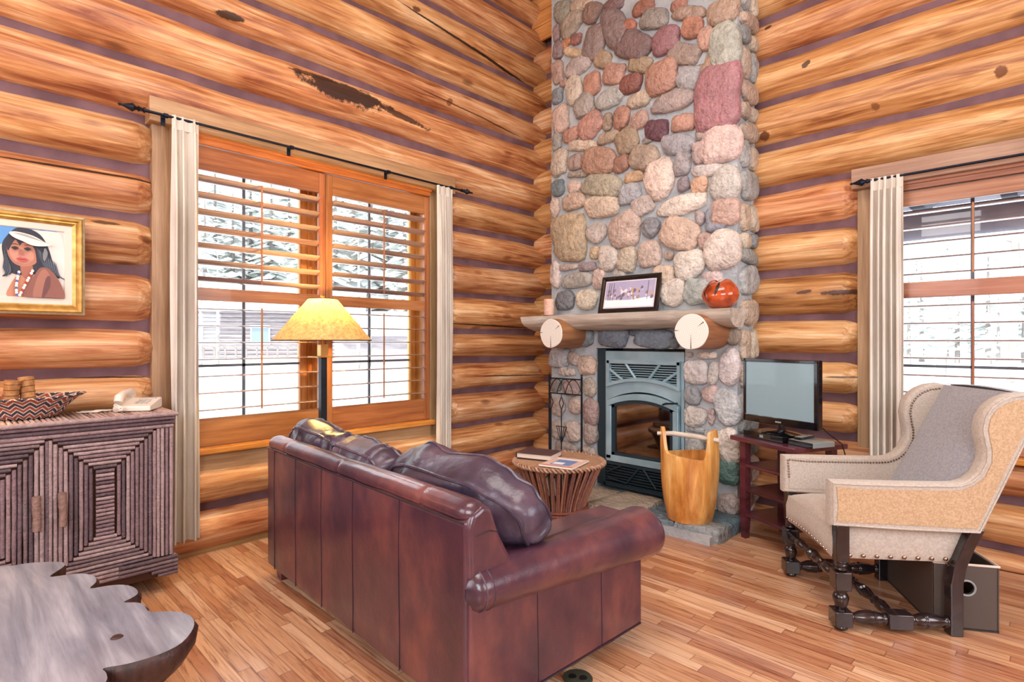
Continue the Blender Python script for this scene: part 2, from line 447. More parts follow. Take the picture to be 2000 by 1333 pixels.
mat('phone_gray', 'b4aca4', rough=0.5)
mat('paper', 'ece8e0', rough=0.7)
mat('black_leather', '2c2620', '3a322a', (30, 30, 30), rough=0.5)
mat('gold_frame', 'a8803c', 'd0a860', (20, 20, 20), rough=0.36, metal=0.6)
mat('gold_dull', '9c9070', 'b0a484', (40, 40, 40), rough=0.5, metal=0.3)
mat('mat_board', 'ddd4c8', rough=0.8)
mat('candle_wax', 'd0a08c', 'e4c8b4', (14, 14, 30), rough=0.5)
mat('gourd_wood', '6c1c08', 'c4562c', (9, 9, 9), rough=0.15, coat=0.8, lo=0.3, hi=0.6)
mat('gourd_dark', '0c0806', rough=0.4)
mat('grille_bar', '6c747e', rough=.5)
mat('snow', 'e8eef4', 'f4f6fa', (0.4, 0.4, 0.4), rough=0.8)
mat('bark_dark', '8e8884', 'a09894', (6, 6, 2), rough=0.9)
mat('washed_out_needles', 'd4dcd8', 'f2f5f4', (2, 2, 2), rough=0.9)  # near white: frost plus outdoor haze and glare put into the colour
mat('aspen_bark', 'b0aca4', '8a8680', (5, 5, 2), rough=0.9)
mat('cabin_wall', '968e90', 'b0a8aa', (1, 1, 6), rough=0.85)
mat('cabin_glass', '8aa0ac', rough=0.2)
mat('porch_beam', '7c7a86', '9a949c', (3, 3, 3), rough=0.8)
mat('white_vinyl', 'd8dcdc', rough=0.4)
mat('roll_bark', 'a06c40', 'c08c58', (40, 40, 40), bmp=0.5, rough=0.8)
mat('scroll_cord', '4c2c1c', rough=0.8)
mat('black_rubber', '141414', rough=0.5)
mat('outlet_brass', '7c8474', rough=0.35, metal=0.8)
mat('slab_bark', '2c1a18', '4c302a', (24, 24, 10), bmp=0.8, rough=0.5)
mat('book_cover', '4a3434', '584040', (30, 30, 30), rough=0.55)
mat('book_pages', 'd8cabc', rough=0.8)

def leather():
    m = bpy.data.materials.new('leather'); t = NT(m)
    setp(t.b, rough=0.3, coat=0.6, coatr=0.16)
    v = coords(t, (3.5, 3.5, 2.0))
    nz = t.n('ShaderNodeTexNoise', i_Scale=1.0, i_Detail=5.0, i_Roughness=0.6); t.l(v, nz.inputs['Vector'])
    r = ramp(t, [(0.32, '2a1c32'), (0.5, '4e2c3a'), (0.68, '784442')]); t.l(nz.outputs['Fac'], r.inputs['Fac'])
    t.l(r.outputs['Color'], t.b.inputs['Base Color'])
    v2 = coords(t, (170, 170, 170))
    vo = t.n('ShaderNodeTexVoronoi', i_Scale=1.0); t.l(v2, vo.inputs['Vector'])
    b1 = bump(t, vo.outputs['Distance'], 0.12, 0.003)
    v3 = coords(t, (9, 9, 9))
    n3 = t.n('ShaderNodeTexNoise', i_Scale=1.0, i_Detail=3.0); t.l(v3, n3.inputs['Vector'])
    b2 = bump(t, n3.outputs['Fac'], 0.18, 0.02, b1)
    t.l(b2, t.b.inputs['Normal'])
    rr = t.n('ShaderNodeMapRange'); rr.inputs['To Min'].default_value = 0.22; rr.inputs['To Max'].default_value = 0.45
    t.l(nz.outputs['Fac'], rr.inputs['Value']); t.l(rr.outputs[0], t.b.inputs['Roughness'])
    MATS['leather'] = m
    b0 = None
    # softer, wrinkled leather of the cushions
    m2 = m.copy(); m2.name = 'leather_soft'; MATS['leather_soft'] = m2
    t2 = m2.node_tree; t2.nodes['Principled BSDF'].inputs['Coat Weight'].default_value = 0.3; t2.nodes['Principled BSDF'].inputs['Coat Roughness'].default_value = 0.35
    for nd in t2.nodes:
        if nd.bl_idname == 'ShaderNodeValToRGB':
            nd.color_ramp.elements[0].color = rgba('26202e'); nd.color_ramp.elements[1].color = rgba('42364a'); nd.color_ramp.elements[2].color = rgba('66525c')
        if nd.bl_idname == 'ShaderNodeBump' and abs(nd.inputs['Distance'].default_value - 0.02) < 1e-4:
            nd.inputs['Strength'].default_value = 0.55
leather()
def floor_mat():
    m = bpy.data.materials.new('oak_strip_floor'); t = NT(m)
    setp(t.b, rough=0.3, coat=0.35, coatr=0.12)
    tc = t.n('ShaderNodeTexCoord'); sp = t.n('ShaderNodeSeparateXYZ'); t.l(tc.outputs['Object'], sp.inputs[0])
    def M(op, a, b=None, c=None):
        n = t.n('ShaderNodeMath', operation=op)
        for i, x in enumerate((a, b, c)):
            if x is None: continue
            if isinstance(x, (int, float)): n.inputs[i].default_value = x
            else: t.l(x, n.inputs[i])
        return n.outputs[0]
    row = M('DIVIDE', sp.outputs['Y'], 0.057)
    ri = M('FLOOR', row); rf = M('FRACT', row)
    wn = t.n('ShaderNodeTexWhiteNoise', noise_dimensions='1D'); t.l(ri, wn.inputs['W'])
    ln = M('MULTIPLY_ADD', wn.outputs['Value'], 0.0, 0.62)
    cx = M('ADD', M('DIVIDE', sp.outputs['X'], 0.62), M('MULTIPLY', wn.outputs['Value'], 17.3))
    ci = M('FLOOR', cx); cf = M('FRACT', cx)
    wn2 = t.n('ShaderNodeTexWhiteNoise', noise_dimensions='2D')
    cb = t.n('ShaderNodeCombineXYZ'); t.l(ri, cb.inputs[0]); t.l(ci, cb.inputs[1]); t.l(cb.outputs[0], wn2.inputs['Vector'])
    r = ramp(t, [(0.0, 'b88060'), (0.25, 'cc9a74'), (0.6, 'dcb08a'), (0.85, 'ecc8a6'), (1.0, 'b8866c')]); t.l(wn2.outputs['Value'], r.inputs['Fac'])
    # grain, different on each strip
    vm = t.n('ShaderNodeCombineXYZ')
    t.l(M('MULTIPLY', sp.outputs['X'], 2.6), vm.inputs[0]); t.l(M('MULTIPLY', sp.outputs['Y'], 42.0), vm.inputs[1]); t.l(M('MULTIPLY', wn2.outputs['Value'], 60.0), vm.inputs[2])
    nz = t.n('ShaderNodeTexNoise', i_Scale=1.0, i_Detail=6.0, i_Roughness=0.65, i_Distortion=1.3); t.l(vm.outputs[0], nz.inputs['Vector'])
    g = ramp(t, [(0.32, '8a5a48'), (0.46, 'e0d4cc'), (0.7, 'ffffff')]); t.l(nz.outputs['Fac'], g.inputs['Fac'])
    mx = t.n('ShaderNodeMix', data_type='RGBA', blend_type='MULTIPLY'); mx.inputs['Factor'].default_value = 0.85
    t.l(r.outputs['Color'], mx.inputs['A']); t.l(g.outputs['Color'], mx.inputs['B'])
    gap = M('MINIMUM', M('MULTIPLY', M('MINIMUM', rf, M('SUBTRACT', 1.0, rf)), 0.057), M('MULTIPLY', M('MINIMUM', cf, M('SUBTRACT', 1.0, cf)), 0.62))
    gr = ramp(t, [(0.0, '6a3c24'), (0.0016, 'ffffff')]); t.l(gap, gr.inputs['Fac'])
    m2 = t.n('ShaderNodeMix', data_type='RGBA', blend_type='MULTIPLY'); m2.inputs['Factor'].default_value = 0.6
    t.l(mx.outputs['Result'], m2.inputs['A']); t.l(gr.outputs['Color'], m2.inputs['B'])
    t.l(m2.outputs['Result'], t.b.inputs['Base Color'])
    t.l(bump(t, nz.outputs['Fac'], 0.06, 0.004), t.b.inputs['Normal'])
    MATS['oak_strip_floor'] = m
floor_mat()
def glass_mat():
    m = bpy.data.materials.new('window_glass'); t = NT(m)
    tr = t.n('ShaderNodeBsdfTransparent'); gl = t.n('ShaderNodeBsdfGlossy'); gl.inputs['Roughness'].default_value = 0.02
    fr = t.n('ShaderNodeFresnel', i_IOR=1.45)
    mx = t.n('ShaderNodeMixShader'); t.l(fr.outputs[0], mx.inputs[0]); t.l(tr.outputs[0], mx.inputs[1]); t.l(gl.outputs[0], mx.inputs[2])
    t.l(mx.outputs[0], t.out.inputs['Surface']); MATS['window_glass'] = m
    m = bpy.data.materials.new('stove_glass'); t = NT(m)
    tr = t.n('ShaderNodeBsdfTransparent'); tr.inputs['Color'].default_value = (.55, .55, .55, 1)
    gl = t.n('ShaderNodeBsdfGlossy'); gl.inputs['Roughness'].default_value = 0.04
    mx = t.n('ShaderNodeMixShader'); mx.inputs[0].default_value = 0.3; t.l(tr.outputs[0], mx.inputs[1]); t.l(gl.outputs[0], mx.inputs[2])
    t.l(mx.outputs[0], t.out.inputs['Surface']); MATS['stove_glass'] = m
glass_mat()
def shade_mat():
    m = bpy.data.materials.new('parchment_shade'); t = NT(m)
    setp(t.b, rough=0.7)
    v = coords(t, (38, 38, 38)); nz = t.n('ShaderNodeTexNoise', i_Scale=1.0, i_Detail=5.0, i_Roughness=0.8); t.l(v, nz.inputs['Vector'])
    r = ramp(t, [(0.35, 'a88450'), (0.6, 'dcbc82')]); t.l(nz.outputs['Fac'], r.inputs['Fac'])
    t.l(r.outputs['Color'], t.b.inputs['Base Color'])
    tl = t.n('ShaderNodeBsdfTranslucent'); t.l(r.outputs['Color'], tl.inputs['Color'])
    mx = t.n('ShaderNodeMixShader'); mx.inputs[0].default_value = 0.26
    t.l(t.b.outputs[0], mx.inputs[1]); t.l(tl.outputs[0], mx.inputs[2]); t.l(mx.outputs[0], t.out.inputs['Surface'])
    MATS['parchment_shade'] = m
shade_mat()

# ------------------------------------------------------------------ log walls
LZ = [-0.03, 0.295, 0.602, 0.918, 1.212, 1.495, 1.838, 2.162, 2.467, 2.782, 3.134, 3.50, 3.80, 4.136, 4.466, 4.80, 5.10]
RZ = [-0.2, 0.12, 0.42, 0.70, 0.985, 1.279, 1.583, 1.928, 2.261, 2.60, 2.934, 3.292, 3.629, 3.957, 4.28, 4.62, 4.95, 5.25]
def log_mesh(axis, a0, a1, z0, z1, seed, taper0=False, taper1=False, nseg=None):
    """one wall log from a0 to a1 between the joints z0 and z1; room side is +X (axis y) or -Y (axis x)"""
    mb = MB(); H = z1 - z0
    n = nseg or max(4, int(abs(a1 - a0) / 0.09)); K = 28
    rz0 = (H / 2 - 0.028) / 0.866; zc = (z0 + z1) / 2
    vs = []
    for i in range(n + 1):
        a = a0 + (a1 - a0) * i / n
        k = 1.0
        for tp, dd in ((taper0, a - a0), (taper1, a1 - a)):
            if tp and dd < 0.10: k = min(k, 0.72 + 0.28 * math.sin(math.pi / 2 * max(dd, 0) / 0.10))
        w1 = noise.noise(Vector((a * 0.9 + seed * 13, seed * 3.1, 0))) * 0.022
        w2 = noise.noise(Vector((a * 1.3 + seed * 7, seed * 5.7, 9))) * 0.02
        for j in range(K):
            th = 2 * math.pi * j / K
            lump = noise.noise(Vector((a * 2.2 + seed * 4, math.cos(th) * 1.3, math.sin(th) * 1.3 + seed))) * 0.010
            rx = (0.205 + w2 + lump) * k; rz = (rz0 + w2 * .35 + lump * .5) * (k if k == 1 else (0.9 + 0.1 * k))
            o = -0.125 + rx * math.cos(th); z = zc + w1 * 0.45 + rz * math.sin(th)
            vs.append((o, a, z) if axis == 'y' else (a, -o, z))
    fs = []
    for i in range(n):
        for j in range(K):
            fs.append((i * K + j, i * K + (j + 1) % K, (i + 1) * K + (j + 1) % K, (i + 1) * K + j))
    fs.append(tuple(range(K))); fs.append(tuple(n * K + j for j in range(K)))
    mb.add(vs, fs)
    return mb
wl = struct('wall_left')
WY0, WY1 = -3.665, -1.32     # outer edges of the left window casing
for i in range(len(LZ) - 1):
    z0, z1 = LZ[i], LZ[i + 1]
    spans = [(-7.6, 0.12, False, False)]
    if z0 < 2.75 and z1 > 0.62:
        spans = [(-7.6, WY0 + 0.005, False, True), (WY1 - 0.01, 0.12, True, False)]
        if i == 2: pass
    for k, (a0, a1, t0, t1) in enumerate(spans):
        obj('log', log_mesh('y', a0, a1, z0, z1, i * 1.7 + k * .37 + 0.5, t0, t1), 'log_amber', wl, angle=60)
mb = MB()
mb.box(-0.26, -7.6, 0.0, -0.025, WY0 + 0.01, 5.2); mb.box(-0.26, WY1 - 0.01, 0.0, -0.025, 0.2, 5.2)
mb.box(-0.26, WY0 + 0.01, 0.0, -0.025, WY1 - 0.01, 0.56); mb.box(-0.26, WY0 + 0.01, 2.80, -0.025, WY1 - 0.01, 5.2)
obj('chinking', mb, 'chinking', wl, smooth=False)
wb = struct('wall_back')
BX0, BX1 = 3.03, 5.28        # outer edges of the right window casing
for i in range(len(RZ) - 1):
    z0, z1 = RZ[i], RZ[i + 1]
    if z0 < -0.1: z0 = -0.05
    spans = [(-0.12, 7.2, False, False)]
    if z0 < 2.42 and z1 > 0.70:
        spans = [(-0.12, BX0 + 0.005, False, True), (BX1, 7.2, True, False)]
    if z0 > 4.4: spans = [(0.55, 7.2, False, False)]
    for k, (a0, a1, t0, t1) in enumerate(spans):
        obj('log', log_mesh('x', a0, a1, z0, z1, 40 + i * 1.9 + k * .61, t0, t1), 'log_amber_x', wb, angle=60)
mb = MB()
mb.box(-0.2, 0.025, 0.0, BX0, 0.26, 5.2); mb.box(BX1, 0.025, 0.0, 7.2, 0.26, 5.2)
mb.box(BX0, 0.025, 0.0, BX1, 0.26, 0.56); mb.box(BX0, 0.025, 2.50, BX1, 0.26, 5.2)
obj('chinking', mb, 'chinking', wb, smooth=False)
mb = MB()
for k in range(4): mb.box(-0.24, -0.10, 4.62 + k * .16, 0.56, -0.07, 4.775 + k * .16)
obj('pine_board', mb, 'pine_board', wb, smooth=False, bevel=0.004)
wr = struct('wall_rear'); mb = MB(); mb.box(-0.3, -8.2, 0, 7.6, -8.0, 5.3); obj('panel', mb, 'pine_board', wr, smooth=False)
ws = struct('wall_right'); mb = MB(); mb.box(7.2, -8.2, 0, 7.4, 0.3, 5.3); obj('panel', mb, 'pine_board', ws, smooth=False)
mb = MB(); mb.box(-0.3, -8.2, -0.12, 7.4, 0.3, 0.0)
fl = obj('floor', mb, 'oak_strip_floor', smooth=False); fl['kind'] = 'structure'
ce = struct('ceiling'); mb = MB()
for k in range(54): mb.box(-0.3, -8.2 + k * .16, 5.2, 7.4, -8.2 + k * .16 + .155, 5.24)
mb.box(-0.3, -8.2, 5.24, 7.4, 0.4, 5.3)
obj('board', mb, 'pine_board', ce, smooth=False)
def halfround(a0, a1, axis):
    mb = MB()
    pr = [(-0.05, 0.0), (0.035, 0.0), (0.035, 0.018), (0.018, 0.05), (0.0, 0.075), (-0.05, 0.085)]
    if axis == 'y': mb.prism([(x, z) for x, z in pr], a0, a1, 'xz')
    else: mb.prism([(-x, z) for x, z in pr], a0, a1, 'yz')
    return mb
b = obj('baseboard_left', halfround(-7.6, -0.1, 'y'), 'baseboard_wood'); b['kind'] = 'structure'
b = obj('baseboard_back', halfround(2.40, 7.2, 'x'), 'baseboard_wood'); b['kind'] = 'structure'

# ------------------------------------------------------------------ windows (frame of reference: a = along the wall, o = into the room, z up)
def W_left(a, o, z): return (o, a, z)
def W_right(a, o, z): return (a, -o, z)
def wbox(mb, T, a0, a1, o0, o1, z0, z1):
    p, q = T(a0, o0, z0), T(a1, o1, z1)
    mb.box(min(p[0], q[0]), min(p[1], q[1]), min(p[2], q[2]), max(p[0], q[0]), max(p[1], q[1]), max(p[2], q[2]))
    return mb
def window(name, T, a0, a1, zb, zt, mull, mats, hz0, hz1, axis):
    """a0..a1 clear opening; zb sill, zt head underside; mull = centres of the mullions between units"""
    cm, hm, jm = mats
    w = struct(name)
    for s0, s1 in ((a0 - 0.165, a0), (a1, a1 + 0.19)):
        obj('side_casing', wbox(MB(), T, s0, s1, -0.03, 0.025, 0.50 if name == 'window_1' else 0.5, hz0), cm, w, smooth=False, bevel=0.003)
    obj('head_casing', wbox(MB(), T, a0 - 0.19, a1 + 0.24, -0.03, 0.088, hz0, hz1), hm, w, smooth=False, bevel=0.004)
    mb = MB(); wbox(mb, T, a0 - 0.0, a1 + 0.0, -0.03, 0.035, hz0 - 0.055, hz0); wbox(mb, T, a0, a1, -0.03, 0.05, hz0 - 0.02, hz0 + .006)
    obj('head_moulding', mb, 'window_pine_y' if name == 'window_1' else 'shutter_wood_x', w, smooth=False, bevel=0.004)
    obj('stool', wbox(MB(), T, a0 - 0.0, a1 + 0.02, -0.03, 0.085, zb - 0.045, zb - 0.005), 'window_pine_' + axis, w, smooth=False, bevel=0.008)
    obj('apron', wbox(MB(), T, a0, a1, -0.03, 0.03, 0.51, zb - 0.045), hm, w, smooth=False, bevel=0.003)
    # deep jambs and the outer sash frames
    od = -0.30
    for s0, s1 in ((a0 - 0.03, a0), (a1, a1 + 0.03)):
        mb = MB(); wbox(mb, T, s0, s1, od, -0.02, zb - 0.02, zt + 0.03); obj('jamb', mb, jm, w, smooth=False, bevel=0.002)
    mb = MB(); wbox(mb, T, a0, a1, od, -0.02, zt, zt + 0.03); wbox(mb, T, a0, a1, od, -0.02, zb - 0.03, zb); obj('sill', mb, jm, w, smooth=False)
    cuts = [a0] + mull + [a1]
    for mc in mull:
        mb = MB(); wbox(mb, T, mc - 0.05, mc + 0.05, od, -0.17, zb, zt); wbox(mb, T, mc - 0.025, mc + 0.025, -0.17, -0.12, zb, zt)
        obj('mullion', mb, jm, w, smooth=False, bevel=0.003)
    for k in range(len(cuts) - 1):
        u0 = cuts[k] + (0.05 if k else 0.0); u1 = cuts[k + 1] - (0.05 if k < len(cuts) - 2 else 0.0)
        zm = 1.225
        mb = MB()
        for x in (u0, u1 - 0.055): wbox(mb, T, x, x + 0.055, -0.25, -0.20, zb, zt)
        wbox(mb, T, u0, u1, -0.25, -0.20, zb, zb + 0.06); wbox(mb, T, u0, u1, -0.25, -0.20, zt - 0.06, zt)
        obj('sash', mb, jm, w, smooth=False, bevel=0.004)
        mb = MB(); wbox(mb, T, (u0 + u1) / 2 - 0.010, (u0 + u1) / 2 + 0.010, -0.232, -0.218, zb + .05, zt - .05)
        wbox(mb, T, u0 + .05, u1 - .05, -0.234, -0.218, zm - 0.009, zm + 0.009)
        obj('glazing_bar', mb, 'grille_bar', w, smooth=False)
        obj('glass', wbox(MB(), T, u0 + .05, u1 - .05, -0.228, -0.222, zb + .05, zt - .05), 'window_glass', w, smooth=False)
    return w
ZB = 0.70
window('window_1', W_left, -3.50, -1.51, ZB, 2.70, [-2.505], ('casing_wood', 'casing_wood_y', 'window_pine'), 2.755, 2.905, 'y')
window('window_2', W_right, 3.20, 5.09, ZB, 2.42, [4.145], ('casing_wood', 'casing_wood_x', 'window_pine'), 2.47, 2.61, 'x')
def shutter(T, a0, a1, zb, zt, label, div, top_h, bot_h, nup, nlo, tilt_up, tilt_lo, mats, stile=0.055, group=None, hinge_side=1):
    """framed plantation shutter: stiles, three rails, louvres and tilt rods, 28 mm thick"""
    ms, mr = mats
    base = T((a0 + a1) / 2, 0.0, zb)
    s = thing('window_shutter', label, 'shutter', base, 0, group)
    B = Vector(base)
    def L(mb, nm, m, bv=0.003, parent=None, rel=None):
        mb.v = [tuple(Vector(v) - B) for v in mb.v]
        return obj(nm, mb, m, parent or s, smooth=bv < 0, bevel=max(bv, 0))
    o0, o1 = -0.015, 0.013
    for x0, x1 in ((a0, a0 + stile), (a1 - stile, a1)):
        L(wbox(MB(), T, x0, x1, o0, o1, zb, zt), 'stile', ms)
    i0, i1 = a0 + stile, a1 - stile
    rails = [(zb, zb + bot_h), (div[0], div[1]), (zt - top_h, zt)]
    for z0, z1 in rails: L(wbox(MB(), T, i0, i1, o0, o1, z0, z1), 'rail', mr)
    ac = (i0 + i1) / 2
    for z0, z1, nl, tl in ((rails[0][1], rails[1][0], nlo, tilt_lo), (rails[1][1], rails[2][0], nup, tilt_up)):
        sp = (z1 - z0) / nl
        for k in range(nl):
            zc = z0 + sp * (k + 0.5)
            mb = MB(); poly = []
            for j in range(14):
                th = 2 * math.pi * j / 14
                u = 0.044 * math.cos(th); v = 0.0065 * math.sin(th)
                poly.append((-0.001 + u * math.cos(tl) - v * math.sin(tl), zc - u * math.sin(tl) - v * math.cos(tl)))
            vs = [T(x, o, z) for x in (i0 + .002, i1 - .002) for o, z in poly]
            mb.add(vs, [tuple(range(14)), tuple(range(27, 13, -1))] + [(j, (j + 1) % 14, 14 + (j + 1) % 14, 14 + j) for j in range(14)])
            L(mb, 'louver', 'louver_wood_skylit', -1)
        L(wbox(MB(), T, ac - .006, ac + .006, 0.044, 0.055, z0 + sp * .35, z1 - sp * .35), 'tilt_rod', ms)
    return s
SM = ('shutter_wood_z', 'shutter_wood')
shutter(W_left, -3.498, -2.507, ZB, 2.69, 'left wooden louvered shutter panel of the big window behind the floor lamp', (1.67, 1.755), 0.155, 0.185, 7, 7, R(-20), R(1), SM, group='shutters of the left wall window')
shutter(W_left, -2.503, -1.512, ZB, 2.69, 'right wooden louvered shutter panel of the left wall window, nearest the log corner', (1.67, 1.755), 0.155, 0.185, 7, 7, R(-20), R(1), SM, group='shutters of the left wall window')
SMR = ('shutter_wood_z', 'shutter_wood_x')
shutter(W_right, 3.202, 4.143, ZB, 2.41, 'wooden louvered shutter in the back wall window behind the armchair', (1.69, 1.795), 0.10, 0.185, 5, 7, R(0), R(1), SMR)
shutter(W_right, 4.147, 5.088, ZB, 2.41, 'wooden louvered shutter at the right picture edge of the back wall window', (1.69, 1.795), 0.10, 0.185, 5, 7, R(0), R(1), SMR)

# ------------------------------------------------------------------ curtains and rods
def curtain(T, a0, a1, z0, z1, label, folds, seed, flare=0.0, oc=0.125):
    c = thing('curtain', label, 'curtain', T((a0 + a1) / 2, oc, z0))
    B = Vector(T((a0 + a1) / 2, oc, z0))
    def sheet(za, zb_, nz_, amp, mbn):
        mb = MB(); N = folds * 14
        def pt(u, v, off):
            z = za + (zb_ - za) * v
            tz = (z1 - z) / (z1 - z0)
            ph = 2 * math.pi * folds * u + 0.5 * noise.noise(Vector((seed, u * 2, tz * 1.5)))
            am = 1.5 * amp * (0.55 + 0.45 * min(1, tz * 5)) * (0.85 + 0.3 * noise.noise(Vector((u * 3, seed, tz))))
            spread = (a1 - a0) * (1 + flare * tz)
            a = (a0 + a1) / 2 + (u - 0.5) * spread + 0.006 * math.sin(ph * .5 + seed)
            return Vector(T(a + 0.012 * math.sin(2 * ph), oc + am * math.sin(ph) + off, z)) - B
        mb.grid(lambda u, v: pt(u, v, 0.0), N, nz_); mb.grid(lambda u, v: pt(u, v, 0.004), N, nz_)
        return obj(mbn, mb, 'curtain_cloth', c, angle=80)
    sheet(z0, z1 - 0.075, 30, 0.034, 'curtain_panel')
    sheet(z1 - 0.075, z1 + 0.01, 5, 0.016, 'heading')
    return c
curtain(W_left, -3.585, -3.425, 0.14, 2.795, 'beige curtain left of the big window, beside the twig cabinet', 3, 1.0, flare=0.05)
curtain(W_left, -1.51, -1.345, 0.38, 2.775, 'beige curtain at the right side of the big window, near the log corner', 3, 5.0, flare=-0.03)
curtain(W_right, 3.14, 3.325, 0.30, 2.50, 'cream curtain on the back wall window behind the armchair', 5, 9.0, flare=0.03)
def rod(T, a0, a1, z, label, brks, o=0.125, both=True):
    r = thing('curtain_rod', label, 'curtain rod', T((a0 + a1) / 2, o, z))
    B = Vector(T((a0 + a1) / 2, o, z))
    def q(a, oo, zz): return Vector(T(a, oo, zz)) - B
    obj('rod', MB().tube([q(a0, o, z), q(a1, o, z)], 0.0085, 10), 'rod_iron', r)
    for s, a in ((-1, a0),) + (((1, a1),) if both else ()):
        mb = MB(); prof = [(0, .010), (.02, .010), (.022, .016), (.03, .016), (.033, .010), (.05, .013), (.055, .018), (.062, .010), (.072, .013), (.085, .026), (.10, .020), (.125, .010), (.14, .006), (.15, .009), (.158, .004)]
        mb.tube([q(a + s * d, o, z) for d, _ in prof], [x for _, x in prof], 10)
        obj('finial', mb, 'rod_iron', r)
    for a in brks:
        mb = MB(); wbox(mb, T, a - .012, a + .012, 0.088, 0.094, z - 0.055, z + 0.02); mb.v = [tuple(Vector(v) - B) for v in mb.v]
        mb.tube([q(a, .09, z - .012), q(a, o, z - .012)], 0.006, 8); mb.tube([q(a - .004, o, z), q(a + .02, o, z)], 0.014, 10)
        obj('bracket', mb, 'rod_iron', r)
    return r
rod(W_left, -3.70, -1.25, 2.79, 'black iron curtain rod with arrow finials above the big left window', (-3.62, -2.83, -2.02, -1.36))
rod(W_right, 3.17, 5.2, 2.50, 'black iron curtain rod above the back wall window on the right', (4.2, 5.1))
# ------------------------------------------------------------------ stone fireplace and chimney
FY = -0.354; FX0, FX1 = 0.46, 2.326
def unproj_y(px, py, Y0):
    """photograph point -> point on the chimney's front plane (used once, to list the stones in metres)"""
    F_, A_ = 1087.0, R(44.41)
    u = (px - 1000) / F_; v = -(py - 666.5) / F_
    d = (-math.sin(A_) + u * math.cos(A_), math.cos(A_) + u * math.sin(A_), v)
    t = (Y0 - CY) / d[1]
    return CX + t * d[0], CZ + t * d[2]
